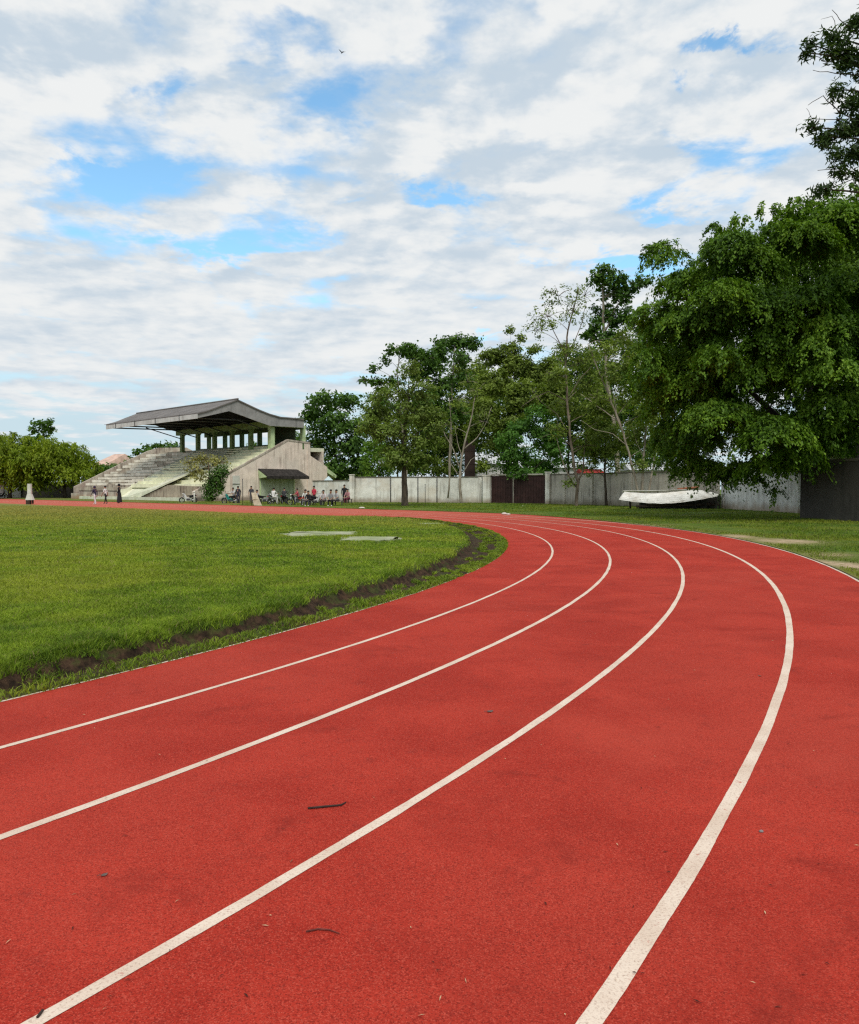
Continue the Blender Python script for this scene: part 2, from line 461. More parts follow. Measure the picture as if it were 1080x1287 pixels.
def lawn_mat(name, dry=0.25, soil_attr=True):
    m, t, b, oc = new_mat(name, 0.95, 0.15)
    n1 = t.noise(oc, 0.22, 5, 0.6); n2 = t.noise(oc, 2.2, 6, 0.65); n3 = t.noise(oc, 18.0, 5, 0.7)
    c = t.mix(t.ramp(n2, 0.35, 0.65), (0.045, 0.095, 0.010), (0.085, 0.150, 0.015))
    c = t.mix(t.m('MULTIPLY', t.ramp(n1, 0.42, 0.64), 0.7), c, (0.135, 0.165, 0.024))
    c = t.mix(t.m('MULTIPLY', t.ramp(n3, 0.5, 0.75), 0.6), c, (0.028, 0.055, 0.008))
    at_ = t.node('ShaderNodeAttribute'); at_.attribute_name = 'dry'
    c = t.mix(at_.outputs['Fac'], c, t.mix(t.ramp(n2, 0.3, 0.7), (0.19, 0.175, 0.045), (0.235, 0.19, 0.06)))
    so = t.node('ShaderNodeAttribute'); so.attribute_name = 'soil'
    sc = t.mix(t.ramp(t.noise(oc, 9.0, 6, 0.7), 0.35, 0.68), (0.016, 0.010, 0.006), (0.075, 0.043, 0.025))
    sc = t.mix(t.m('MULTIPLY', t.ramp(t.noise(oc, 3.0, 6, 0.7), 0.52, 0.62), 0.5), sc, (0.05, 0.075, 0.015))
    c = t.mix(so.outputs['Fac'], c, sc)
    sa = t.node('ShaderNodeAttribute'); sa.attribute_name = 'sand'
    k = t.m('MULTIPLY', sa.outputs['Fac'], t.ramp(t.noise(oc, 2.6, 6, 0.7), 0.30, 0.52))
    c = t.mix(k, c, t.mix(t.ramp(n3, 0.3, 0.7), (0.50, 0.38, 0.26), (0.36, 0.26, 0.17)))
    t.put(b.inputs['Base Color'], c)
    t.put(b.inputs['Normal'], t.bump(n3, 0.8, 0.06))
    return m
M_TRACK, M_LINE, M_LAWN = track_mat(), line_mat(), lawn_mat('lawn')
M_GROUND = lawn_mat('far_ground')

# ---- ground sheets
gm = MB(); gm.add([(-900, -700, -0.35), (900, -700, -0.35), (900, 1500, -0.35), (-900, 1500, -0.35)], [(0, 1, 2, 3)])
tag(gm.build('ground', M_GROUND), kind='structure')

rr = np.linspace(0, 1, 9)
Sg = np.repeat(SV[:, None], len(rr), 1)
ri, ro = r_in(SV) - 0.02, r_out(SV) + 0.02
Rg = ri[:, None] * (1 - rr) + ro[:, None] * rr
tag(grid_mesh('running_track', Sg, Rg, np.zeros_like(Sg), M_TRACK), kind='structure')

# infield lawn: fine rows near the ditch, coarse beyond
dd = np.concatenate([[0, 0.01], np.arange(0.05, 1.7, 0.06), np.arange(1.8, 4, 0.3), np.array([4.5, 5.5, 7, 9, 12, 16, 21, 27, 31.8])])
Sg = np.repeat(SV[:, None], len(dd), 1)
Rg = np.maximum(r_in(SV)[:, None] - dd[None, :], 0.02)
zz, soil, dst, w1_, w2_ = field_height(Sg, Rg)
X, Y = P2(Sg, Rg)
n_edge = vnoise(X, Y, 0.5, 4)
dry = np.clip(np.interp(Sg, [22, 30, 42], [0, 0.5, 1]) * np.clip(1.25 - dst / (4.5 + 3 * n_edge), 0, 1), 0, 0.95)
dry = np.maximum(dry, np.clip(0.75 * np.clip((Y - 38) / 20, 0, 1) * (0.55 + 0.6 * n_edge), 0, 0.6))
tag(grid_mesh('infield_lawn', Sg, Rg, zz, M_LAWN, {'soil': soil, 'dry': dry, 'sand': np.zeros_like(dry)}), kind='structure')

# lawn outside the track
ee = np.concatenate([[0.0], np.arange(0.1, 1.0, 0.1), np.arange(1.0, 12, 0.35), np.array([13, 15, 18, 22, 30, 45, 80, 140])])
Sg = np.repeat(SV[:, None], len(ee), 1)
Rg = r_out(SV)[:, None] + ee[None, :]
X, Y = P2(Sg, Rg)
n1 = vnoise(X, Y, 0.35, 6); n2 = vnoise(X, Y, 1.5, 7)
def blob(X, Y, u, v, su, sv):
    c = gnd(u, v); ax = abs(gnd(u + su, v).x - c.x); ay = abs(gnd(u, v - sv).y - c.y)
    return np.exp(-(((X - c.x) / ax) ** 2 + ((Y - c.y) / ay) ** 2))
sand = 1.15 * blob(X, Y, 990, 682.5, 30, 3.2) + 1.3 * blob(X, Y, 1062, 712, 18, 7) + 0.8 * blob(X, Y, 925, 675, 18, 2.5) + 0.6 * blob(X, Y, 1040, 700, 20, 3) + 0.6 * blob(X, Y, 800, 661, 25, 2)
sand = np.clip(sand + 0.4 * n2 * sand, 0, 1)
Z = 0.02 + 0.05 * np.clip(ee, 0, 1)[None, :] * (1 + n1)
dry = np.clip(np.clip(1.0 - ee / 1.3, 0, 1)[None, :] * (0.35 + 0.8 * n2) + 0.05 * n1 + 0.3 * np.clip(sand * 2, 0, 1), 0, 1)
dry = np.maximum(dry, np.clip(np.interp(Sg, [55, 75], [0, .8]) * (0.5 + n1), 0, .8))
tag(grid_mesh('verge_lawn', Sg, Rg, Z, M_LAWN, {'soil': np.zeros_like(dry) + np.clip(0.25 * n2, 0, 1), 'dry': dry, 'sand': sand}), kind='structure')

# ---- painted lane lines (each one a strip of paint 4 mm proud)
def strip(name, i, s0, s1, w, gaps=None, wob=0.006):
    near_ = np.arange(max(s0, -46), -12, 0.05)
    s = np.concatenate([np.arange(s0, max(s0, -46), 0.3), near_, np.arange(-12, min(s1, 45), 0.2)] + ([np.arange(45, s1, 0.5)] if s1 > 45 else []))
    r = rline(i, s)
    X, Y = P2(s, r)
    n_a = vnoise(X, Y, 2.2, 20 + i); n_b = vnoise(X, Y, 2.2, 40 + i); n_c = vnoise(X, Y, 9., 60 + i) + 0.9 * vnoise(X, Y, 34., 80 + i)
    n_d = vnoise(X, Y, 30., 90 + i)
    a = r - w / 2 + wob * n_a + 0.0016 * n_c; b = r + w / 2 + wob * n_b - 0.0016 * n_d
    V, F = [], []
    z = 0.0022
    xa, ya = P2(s, a); xb, yb = P2(s, b)
    keep = np.ones(len(s), bool)
    if gaps is not None: keep = gaps(s, X, Y)
    V = np.stack([np.stack([xa, ya, np.full_like(xa, z)], -1), np.stack([xb, yb, np.full_like(xa, z)], -1)], 1).reshape(-1, 3)
    F = np.array([(2*k, 2*k+1, 2*k+3, 2*k+2) for k in range(len(s) - 1) if keep[k] and keep[k+1]])
    o = np_mesh(name, V, F, M_LINE)
    tag(o, kind='structure')
    return o
def gapfn(s, X, Y):
    n = vnoise(X, Y, 0.9, 33)
    return n > np.interp(s, [-60, -22, -14, -4, 4], [-0.42, -0.34, -0.12, 0.0, 0.1])
strip('lane_line', 1, -70, 4, 0.05, gapfn, 0.012)
for i_ in (2, 3, 4, 5): strip('lane_line', i_, -70, 110, {2: 0.046, 3: 0.052, 4: 0.054, 5: 0.064}[i_], None, 0.005)
strip('lane_line', 6, -70, 28, 0.095, None, 0.012)

# ------------------------------------------------------------------ grass
def blades(name, P, H, Wd, mat, lean=0.45, seed=0, yaw_bias=None):
    rng = np.random.default_rng(seed)
    n = len(P)
    yaw = rng.uniform(0, 2 * PI, n)
    tilt = rng.normal(0, lean, (n, 2)) * H[:, None]
    side = np.stack([np.cos(yaw), np.sin(yaw), np.zeros(n)], -1) * (Wd / 2)[:, None]
    tip = P + np.stack([tilt[:, 0], tilt[:, 1], H], -1)
    mid = P + np.stack([tilt[:, 0] * .35, tilt[:, 1] * .35, H * .62], -1)
    V = np.stack([P - side, P + side, mid + side * .75, tip, mid - side * .75], 1).reshape(-1, 3)
    i = np.arange(n) * 5
    F = np.concatenate([np.stack([i, i + 1, i + 2, i + 4], -1), np.stack([i + 4, i + 2, i + 3, i + 3], -1)])
    # two face sizes: build quads and triangles together
    me = bpy.data.meshes.new(name)
    q = np.stack([i, i + 1, i + 2, i + 4], -1); tr = np.stack([i + 4, i + 2, i + 3], -1)
    loops = np.concatenate([q.ravel(), tr.ravel()]).astype(np.int32)
    me.vertices.add(len(V)); me.vertices.foreach_set('co', V.astype(np.float32).ravel())
    me.loops.add(len(loops)); me.loops.foreach_set('vertex_index', loops)
    me.polygons.add(2 * n)
    me.polygons.foreach_set('loop_start', np.concatenate([np.arange(n) * 4, 4 * n + np.arange(n) * 3]).astype(np.int32))
    me.polygons.foreach_set('loop_total', np.concatenate([np.full(n, 4), np.full(n, 3)]).astype(np.int32))
    me.materials.append(mat)
    me.update(calc_edges=True)
    o = bpy.data.objects.new(name, me); COL.objects.link(o)
    return o

def grass_mat(name, far_dry=True, bright=1.0):
    m, t, b, oc = new_mat(name, 0.7, 0.25)
    geo = t.node('ShaderNodeNewGeometry'); r = geo.outputs['Random Per Island']
    n1 = t.noise(oc, 0.22, 5, 0.6); n2 = t.noise(oc, 1.5, 5, 0.65)
    k = t.m('ADD', t.m('MULTIPLY', r, 0.5), t.m('MULTIPLY', t.ramp(n2, 0.3, 0.7), 0.5))
    g = lambda *c: tuple(q * bright for q in c)
    c = t.mix(t.ramp(k, 0.05, 0.55), g(0.055, 0.110, 0.008), g(0.175, 0.270, 0.015))
    c = t.mix(t.ramp(k, 0.55, 1.0), c, g(0.335, 0.430, 0.030))
    c = t.mix(t.m('MULTIPLY', t.ramp(n1, 0.44, 0.64), 0.7), c, g(0.310, 0.345, 0.030))
    c = t.mix(t.ramp(r, 0.93, 0.96), c, g(0.26, 0.22, 0.09))
    if far_dry:
        sp = t.node('ShaderNodeSeparateXYZ'); t.link(oc, sp.inputs[0])
        fy = t.m('ADD', sp.outputs[1], t.m('MULTIPLY', t.noise(oc, 0.12, 4), 16.0))
        c = t.mix(t.m('MULTIPLY', t.ramp(fy, 30, 58), 0.85), c, g(0.34, 0.29, 0.06))
    t.put(b.inputs['Base Color'], c)
    tr = t.node('ShaderNodeBsdfTranslucent'); t.put(tr.inputs['Color'], c)
    ms = t.node('ShaderNodeMixShader'); ms.inputs[0].default_value = 0.3
    t.link(b.outputs[0], ms.inputs[1]); t.link(tr.outputs[0], ms.inputs[2])
    out = [x for x in t.n if x.type == 'OUTPUT_MATERIAL'][0]
    t.link(ms.outputs[0], out.inputs[0])
    return m
M_GRASS = grass_mat('grass_blades'); M_VGRASS = grass_mat('verge_blades', False, 0.7); M_WEED = grass_mat('weed_blades', False, 0.85)

def wedge_points(n, y0, y1, xl, xr, power, seed):
    rng = np.random.default_rng(seed)
    u = rng.random(n)
    if abs(power - 1) < 1e-6: Yv = y0 * (y1 / y0) ** u
    else: Yv = (y0 ** (1 - power) + u * (y1 ** (1 - power) - y0 ** (1 - power))) ** (1 / (1 - power))
    Xv = (xl + (xr - xl) * rng.random(n)) * Yv
    return Xv, Yv

def infield_grass():
    X, Y = wedge_points(760000, 4.9, 66.0, -0.64, 0.12, 1.55, 5)
    s, r = inv2(X, Y)
    d = r_in(s) - r
    ok = (d > 0.25) & (s > -80)
    X, Y, s, r = X[ok], Y[ok], s[ok], r[ok]
    z, soil, d, w1, w2 = field_height(s, r)
    ok = (d > w2 - 0.07) | ((ditch_amp(s) < 0.4) & (d > 0.8))
    for cen, rad in SLABS: ok &= ~((np.abs(X - cen[0]) < rad[0]) & (np.abs(Y - cen[1]) < rad[1]))
    X, Y, z, s, d, w2 = X[ok], Y[ok], z[ok], s[ok], d[ok], w2[ok]
    rng = np.random.default_rng(3)
    cl = vnoise(X, Y, 1.1, 9)
    H = (0.022 + 0.030 * rng.random(len(X)) + 0.020 * cl) * np.where(d < w2 + 0.35, 1.35, 1.0) * np.interp(Y, [5, 30, 66], [1, .95, .7])
    Wd = np.maximum(0.0045, 0.00085 * Y) * rng.uniform(.7, 1.3, len(X))
    o = blades('infield_grass', np.stack([X, Y, z], -1), H, Wd, M_GRASS, 0.75, 21)
    tag(o, 'short green and yellowish grass covering the infield inside the track bend', 'grass', kind='stuff')

def ditch_weeds():
    rng = np.random.default_rng(8)
    s = rng.uniform(-46, 27, 110000); dl = rng.random(110000)
    keep = rng.random(110000) < np.interp(s, [-46, -30, 0, 27], [.9, 1, .8, .9])
    s, dl = s[keep], dl[keep]
    r = r_in(s) + 0.03 - dl * 0.75
    X, Y = P2(s, r)
    cl = vnoise(X, Y, 2.6, 13)
    z, soil, d, w1, w2 = field_height(s, r)
    ok = ((cl > -0.42) & (d < w1 + 0.08)) | ((cl > 0.22) & (d > w1) & (d < w2))
    X, Y, z, cl = X[ok], Y[ok], z[ok], cl[ok]
    n = len(X)
    H = (0.016 + 0.034 * rng.random(n)) * (0.85 + cl); Wd = np.maximum(0.008, 0.0011 * Y) * rng.uniform(.7, 1.4, n)
    o = blades('ditch_weeds', np.stack([X, Y, z], -1), np.maximum(H, .02), Wd, M_WEED, 0.8, 22)
    tag(o, 'low bright weeds along the track edge beside the dark soil ditch', 'weeds', kind='stuff')
    # sparse tufts on the soil itself
def verge_grass():
    X, Y = wedge_points(420000, 11.0, 84.0, -0.62, 0.66, 1.1, 15)
    rx = np.random.default_rng(16); X = np.concatenate([X, rx.uniform(1.0, 11.0, 90000)]); Y = np.concatenate([Y, rx.uniform(-1.0, 11.5, 90000)])
    s, r = inv2(X, Y)
    e = r - r_out(s)
    n2 = vnoise(X, Y, 1.5, 7)
    sand = blob(X, Y, 985, 682.5, 32, 4) + blob(X, Y, 1062, 712, 18, 7) + .7 * blob(X, Y, 925, 675, 18, 2.5)
    ok = (e > 0.03 + 0.25 * np.clip(-n2, 0, 1)) & (e < 34) & (sand < 0.35) & (s < 90) & (RNG.random(len(X)) < np.clip(0.45 + e / 0.9, 0, 1))
    X, Y, e = X[ok], Y[ok], e[ok]
    rng = np.random.default_rng(4); n = len(X)
    H = (0.04 + 0.05 * rng.random(n)) * np.clip(0.5 + e / 3, .5, 1.25)
    Wd = np.maximum(0.008, 0.001 * Y) * rng.uniform(.7, 1.3, n)
    o = blades('verge_grass', np.stack([X, Y, np.full(n, 0.03)], -1), H, Wd, M_VGRASS, 0.5, 23)
    tag(o, 'green grass between the outer track edge and the boundary wall', 'grass', kind='stuff')

# concrete pads lying in the grass
M_PAD = concrete('pad_concrete', (0.36, 0.37, 0.26), (0.12, 0.13, 0.07), 0.6, (0.22, 0.26, 0.12), 0.8)
SLABS = []
def pad(u, v, w, dp, label, rz=0.0, h=0.05, z=0.135):
    c = at(u, v, (EYE - z - h) * FPX / (v - HOR)); c = Vector((c.x, c.y, 0))
    m = MB(); rnd = random.Random(int(u)); n = 40
    m.prism([(w / 2 * math.copysign(abs(math.cos(a)) ** .55, math.cos(a)) * rnd.uniform(.72, 1.06), dp / 2 * math.copysign(abs(math.sin(a)) ** .55, math.sin(a)) * rnd.uniform(.6, 1.08), 0) for a in [2 * PI * i / n for i in range(n)]], (0, 0, h))
    o = m.build('concrete_slab', M_PAD, bevel=0.01)
    o.location = (c.x, c.y, z); o.rotation_euler = (0, 0, rz)
    tag(o, label, 'slab', 'concrete slabs lying in the infield grass')
    SLABS.append(((c.x, c.y), (w / 2 - .22, dp / 2 - 0.45)))
pad(404, 670, 2.35, 2.6, 'wide pale concrete slab sunk in the infield grass, the farther of two', 0.02)
pad(466, 676.3, 1.65, 2.0, 'narrower pale concrete slab with dark rim in infield grass, nearer the camera', -0.03)
pad(541, 657.8, 1.0, 1.3, 'small flat stone slab beside the ditch where the bend begins', 0.1, 0.06, 0.07)

infield_grass(); ditch_weeds(); verge_grass()
exec_marker = True

# ------------------------------------------------------------------ grandstand (local x: -33 left end .. 0 right end, y: depth, z: up)
M_PINK = concrete('stained_pink_wall', (0.80, 0.68, 0.59), (0.20, 0.15, 0.12), 0.6, (0.64, 0.58, 0.50), 0.5, soil=(0.16, 0.11, 0.08))
M_TIER = concrete('stained_tiers', (0.52, 0.47, 0.38), (0.10, 0.075, 0.06), 0.9, (0.26, 0.20, 0.16), 0.6)
M_BLOCK = concrete('pale_seat_blocks', (0.88, 0.85, 0.74), (0.25, 0.21, 0.16), 0.45, (0.50, 0.46, 0.36), 0.4)
M_TIERG = concrete('pale_green_tiers', (0.84, 0.85, 0.62), (0.40, 0.40, 0.27), 0.35, (0.74, 0.71, 0.52), 0.5)
M_RUBBLE = concrete('rubble_front', (0.42, 0.36, 0.28), (0.10, 0.075, 0.06), 1.0, (0.20, 0.15, 0.12), 0.7, soil=(0.13, 0.09, 0.06))
M_PARA = concrete('grey_parapet', (0.50, 0.45, 0.38), (0.11, 0.085, 0.07), 0.9, (0.27, 0.20, 0.17), 0.7, soil=(0.36, 0.22, 0.12))
M_PALE = concrete('pale_plaster', (0.74, 0.74, 0.59), (0.30, 0.27, 0.20), 0.35, (0.52, 0.56, 0.42), 0.6)
M_GREEN = plain('green_column_paint', (0.20, 0.29, 0.115), 0.25, 2.0, 0.7)
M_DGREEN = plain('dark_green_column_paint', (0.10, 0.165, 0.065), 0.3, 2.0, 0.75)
M_LGREEN = plain('light_green_paint', (0.47, 0.58, 0.33), 0.15, 1.5, 0.7)
M_ROOF = plain('weathered_grey_roof', (0.150, 0.138, 0.132), 0.18, 0.5, 0.75, 0.3)
M_FASCIA = concrete('grey_fascia', (0.60, 0.61, 0.60), (0.17, 0.165, 0.155), 0.55)
M_FASCIAD = concrete('dull_gable_fascia', (0.30, 0.295, 0.29), (0.10, 0.10, 0.095), 0.5)
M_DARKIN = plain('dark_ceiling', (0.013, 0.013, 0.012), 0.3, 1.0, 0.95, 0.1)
M_STEEL = plain('dark_steel', (0.035, 0.035, 0.034), 0.3, 8, 0.5, 0.4)
M_AWN = plain('dark_awning', (0.030, 0.026, 0.024), 0.5, 3, 0.85, 0.2)
M_PANEL = concrete('green_door_paint', (0.40, 0.47, 0.34), (0.14, 0.17, 0.10), 0.65, (0.50, 0.52, 0.42), 0.5)
M_WHITEP = concrete('white_board', (0.62, 0.62, 0.56), (0.3, 0.3, 0.26), 0.3)
M_WOOD = plain('dark_wood', (0.05, 0.035, 0.025), 0.4, 5, 0.85, 0.2, 0, 0.01)

RZ_ST = math.atan2(-0.697, 0.717)
ORG = Vector((-27.1, 91.3, 0))
def st_local(u, v, y=None, x=None):
    """local point of the stand on the plane y = const or x = const seen along pixel (u, v)"""
    r = ray(u, v); o = Vector((0, 0, EYE))
    ax = Vector((math.cos(RZ_ST), math.sin(RZ_ST), 0)); ay = Vector((-math.sin(RZ_ST), math.cos(RZ_ST), 0))
    n, c = (ay, y) if y is not None else (ax, x)
    k = (c - (o - ORG).dot(n)) / r.dot(n)
    p = o + r * k - ORG
    return Vector((p.dot(ax), p.dot(ay), p.z))

def grandstand():
    R = empty('grandstand', ORG, RZ_ST, 'weathered concrete grandstand with pale tiers and a curved grey gable roof on green columns', 'grandstand')
    tz = lambda y: 1.1 + 0.475 * y
    # tiers
    def tiers(x0, x1, mat, name, ystart=0.0, n=13, dy=0.92):
        m = MB()
        for k in range(n):
            y0 = ystart + k * dy
            z0 = tz(y0)
            zt = z0 + 0.44
            m.box(((x0 + x1) / 2, (y0 + 12.6) / 2 + 0.0, zt - 0.22), (x1 - x0, 12.6 - y0, 0.44))
        return m.build(name, mat, R)
    tiers(-32.7, -18.0, M_TIER, 'seating_tier', 0.25)
    tiers(-18.0, -0.25, M_TIERG, 'seating_tier', 1.1, 12)
    # broken seat backs and gaps along the left tiers
    rng = random.Random(5)
    for k in range(1, 12):
        y0 = 0.25 + k * 0.92
        x = -32.5
        while x < -18.6:
            w = rng.uniform(1.2, 3.4)
            if rng.random() < 0.78:
                m = MB(); h_ = 0.32 + rng.uniform(-.06, .06)
                m.box((x + w / 2, y0 + 0.02, tz(y0) + 0.44 - 0.16 + h_ / 2), (w - 0.10, 0.14, h_)); m.build('seat_block', M_BLOCK, R)
            x += w
    # top deck
    m = MB(); m.box((-16.5, 15.9, 6.55), (32.4, 6.6, 0.5)); m.build('upper_deck', M_PALE, R)
    # front wall with ragged rubble face, ledge
    m = MB(); m.prism([(-13.6, 0, -0.3), (-0.3, 0, -0.3), (-0.3, 0, 1.75), (-6, 0, 1.9), (-9.5, 0, 1.15), (-13.6, 0, 0.35)], (0, 1.2, 0))
    m.build('front_wall', M_RUBBLE, R)
    m = MB(); m.box((-16.5, -0.28, 0.02), (33.2, 0.5, 0.85)); m.build('front_ledge', M_PALE, R)
    m = MB(); m.box((-25.4, 0.12, 0.35), (15.0, 0.26, 1.5)); m.build('front_wall', M_PARA, R)
    # pale stair ramp draped between the parapets
    V = [(-17.9, -0.3, 0.25), (-13.6, -0.3, 0.20), (-6.2, -0.05, 2.0), (-6.2, 7.5, 5.15), (-10, 11.2, 6.75), (-17.9, 11.2, 6.85), (-17.9, 6.0, 4.45)]
    m = MB(); m.prism(V, (0, 0, 0.20)); m.build('stair_ramp', M_PALE, R)
    m = MB()
    for k in range(9):
        y = 5.2 + k * 0.65; m.box((-11.8, y, tz(y) + 0.56), (11.5, 0.10, 0.12))
    m.build('step_edge', M_TIERG, R)
    # parapets beside the stair
    def parapet(x, pts, w, h, mat, name='parapet'):
        m = MB(); poly = [(x, y, z) for y, z in pts] + [(x, y, z - h) for y, z in reversed(pts)]
        m.prism(poly, (w, 0, 0)); return m.build(name, mat, R)
    parapet(-18.1, [(-0.7, 1.35), (0.4, 1.45), (7.2, 5.05), (10.2, 6.6)], 0.28, 1.5, M_PALE)
    parapet(-13.6, [(-0.7, 0.55), (0.2, 0.65), (1.5, 1.2)], 0.25, 0.9, M_PALE)
    # left end wall, seen from its inner side
    m = MB(); m.prism([(-33, -0.4, -0.3), (-33, -0.4, 1.75), (-33, 0.2, 2.05), (-33, 6.5, 5.2), (-33, 10.8, 7.25), (-33, 12.6, 7.8), (-33, 17.2, 8.0), (-33, 19, 7.2), (-33, 19, -0.3)], (0.35, 0, 0))
    m.build('end_wall', M_PARA, R)
    m = MB(); m.box((-31.5, -0.7, 0.35), (1.6, 0.6, 1.0)); m.build('corner_block', M_PARA, R)
    # right end wall
    e = [(0.0, -0.3), (0.0, 1.15), (0.6, 1.42), (4.5, 3.30), (9.0, 5.55), (13.2, 7.68), (16.7, 7.45), (16.75, 5.75), (19.5, 4.35), (19.5, -0.3)]
    m = MB(); m.prism([(-0.02, y, z) for y, z in e], (-0.3, 0, 0)); m.build('end_wall', M_PINK, R)
    m = MB(); m.prism([(0.03, y, z + .05) for y, z in e[2:7]] + [(0.03, y, z - 0.16) for y, z in reversed(e[2:7])], (-0.40, 0, 0)); m.build('coping', M_PARA, R)
    m = MB(); m.box((0.02, 16.3, 3.6), (0.10, 0.16, 7.2)); m.build('pilaster', M_PINK, R)
    # back wall closing the block
    m = MB(); m.box((-16.5, 18.9, 3.1), (32.6, 0.3, 6.6)); m.build('back_wall', M_PINK, R)
    # door recess, door leaves, awning on the right end wall
    m = MB(); m.box((0.02, 11.5, 1.35), (0.08, 4.9, 2.9)); pn = m.build('door_panel', M_PANEL, R)
    for yy, w in ((9.75, 1.15), (11.1, 1.2), (12.4, 1.2), (13.6, 0.7)):
        m = MB(); m.box((0.075, yy, 1.30), (0.05, w, 2.6)); m.build('door_leaf', M_PANEL, R, bevel=0.01)
    m = MB(); m.box((0.09, 14.05, 1.35), (0.07, 0.12, 2.9)); m.build('door_jamb', M_LGREEN, R); m = MB(); m.box((0.09, 8.98, 1.35), (0.07, 0.14, 2.9)); m.build('door_jamb', M_LGREEN, R)
    m = MB(); m.prism([(0.05, 8.7, 3.85), (1.7, 8.9, 2.95), (1.7, 15.2, 2.95), (0.05, 14.6, 3.85)], (0, 0, 0.09)); m.box((1.7, 12.05, 2.86), (0.08, 6.3, 0.34)); m.build('awning', M_AWN, R)
    m = MB(); m.prism([(0.05, 8.72, 3.8), (1.68, 8.92, 2.9), (0.05, 8.8, 2.75)], (0, 0.05, 0)); m.build('awning_cheek', M_LGREEN, R)
    # small white notice panel near the front of the end wall
    m = MB(); m.box((0.06, 5.6, 2.05), (0.08, 0.95, 2.0)); wp = m.build('notice_panel', M_WHITEP, R)
    m = MB(); m.box((0.12, 5.6, 2.05), (0.05, 1.05, 0.06)); m.build('panel_bar', M_STEEL, wp)
    # columns: six in front, four narrower behind
    for k in range(6):
        m = MB(); x = -0.6 - 4.4 * k
        m.box((x, 11.0, 8.0), (0.56, 0.50, 3.4))
        m.prism([(x - .28, 11.0, 9.0), (x - .28, 11.0, 9.7), (x - 1.0, 11.0, 9.7)], (0, 0.3, 0)); m.prism([(x + .28, 11.0, 9.0), (x + .28, 11.0, 9.7), (x + 1.0, 11.0, 9.7)], (0, 0.3, 0))
        m.build('column', M_GREEN, R, bevel=0.02)
    for k in range(1, 6):
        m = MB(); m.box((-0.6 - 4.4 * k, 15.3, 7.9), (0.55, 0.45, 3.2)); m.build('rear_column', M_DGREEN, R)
    m = MB(); m.box((-12.0, 11.0, 9.55), (24.2, 0.42, 0.75)); m.build('beam', M_GREEN, R)
    m = MB(); m.box((-0.45, 13.4, 9.65), (0.42, 5.0, 0.75)); m.build('beam', M_LGREEN, R)
    m = MB(); m.box((-0.42, 11.0, 8.0), (0.62, 0.56, 3.4)); m.build('column', M_LGREEN, R)
    m = MB(); m.box((-0.5, 15.9, 7.9), (0.55, 0.5, 3.4)); m.build('column', M_LGREEN, R)
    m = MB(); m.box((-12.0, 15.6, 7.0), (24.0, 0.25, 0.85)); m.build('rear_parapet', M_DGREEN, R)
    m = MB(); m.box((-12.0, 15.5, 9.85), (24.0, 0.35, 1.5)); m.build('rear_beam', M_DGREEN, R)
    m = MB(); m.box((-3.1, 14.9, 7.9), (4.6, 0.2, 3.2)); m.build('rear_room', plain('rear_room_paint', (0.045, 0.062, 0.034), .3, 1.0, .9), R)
    m = MB(); m.box((-5.3, 14.8, 7.9), (0.9, 0.25, 3.2)); m.build('rear_panel', M_GREEN, R)
    # roof: concave slopes, profile read in the gable plane
    prof_px = [(249, 518.6), (256, 517.0), (263, 515.0), (272, 511.6), (280, 508.6), (290, 505.0), (299, 501.8)]
    back_px = [(311.7, 507.8), (325.5, 514.3), (339.4, 519.9), (353, 523.7), (372, 525.2)]
    xg = 0.6
    pr = [st_local(u, v, x=xg) for u, v in prof_px + back_px]
    prof = [(p.y, p.z) for p in pr]
    last = prof[-1]; prof.append((last[0] + 1.3, last[1] - 0.08))
    xl = -24.6
    n = len(prof); vs = []; 
    th = 0.14
    left = lambda y: xl + 1.0 - 0.4 * min(y - prof[0][0], 5.4)   # the left verge runs slightly askew
    for x_of in (lambda y: xg, left):
        for y, z in prof: vs.append((x_of(y), y, z))
    for x_of in (lambda y: xg, left):
        for y, z in prof: vs.append((x_of(y), y, z - th))
    fs = []
    for i in range(n - 1):
        fs.append((i, i + 1, n + i + 1, n + i)); fs.append((2*n + i, 3*n + i, 3*n + i + 1, 2*n + i + 1))
        fs.append((i, 2*n + i, 2*n + i + 1, i + 1)); fs.append((n + i, n + i + 1, 3*n + i + 1, 3*n + i))
    fs.append((0, n, 3*n, 2*n)); fs.append((n - 1, 3*n - 1, 4*n - 1, 2*n - 1))
    m = MB(); m.add(vs, fs); rf = m.build('roof', M_ROOF, R)
    m = MB(); kmax = max(range(n), key=lambda i: prof[i][1])
    m.tube([(xg + .05, prof[kmax][0], prof[kmax][1] + .05), (xl - .9, prof[kmax][0], prof[kmax][1] + .05)], 0.11, 6); m.build('ridge_cap', M_ROOF, rf)
    # ribs of the sheet roofing
    m = MB()
    for k in range(1, 32):
        x = xg - k * 0.80
        m.tube([(x, y, z + 0.0) for y, z in prof], 0.02, 4)
    m.build('roof_rib', M_ROOF, rf)
    # fascia boards
    m = MB(); m.box(((xg + xl + 1) / 2, prof[0][0] - 0.03, prof[0][1] - 0.40), (xg - xl - 1.2, 0.07, 0.52)); m.build('fascia', M_FASCIA, R)
    for xx in (-3.6, -9.5, -15.0, -20.5):
        m = MB(); m.box((xx, prof[0][0] - 0.09, prof[0][1] - 0.35), (0.09, 0.05, 0.7)); m.build('fascia_bracket', M_STEEL, R)
    top = [(xg - 0.12, y, z - th - .005) for y, z in prof]
    low = []
    for (u, v) in ((249, 525.5), (262, 522.5), (275, 519.6), (288, 516.6), (305, 522.5), (322, 529.0), (340, 535.2), (360, 536.3), (380, 537.5)):
        p = st_local(u, v, x=xg - 0.12); low.append((xg - 0.12, p.y, p.z))
    low[0] = (low[0][0], prof[0][0], low[0][2]); low[-1] = (low[-1][0], prof[-1][0], low[-1][2])
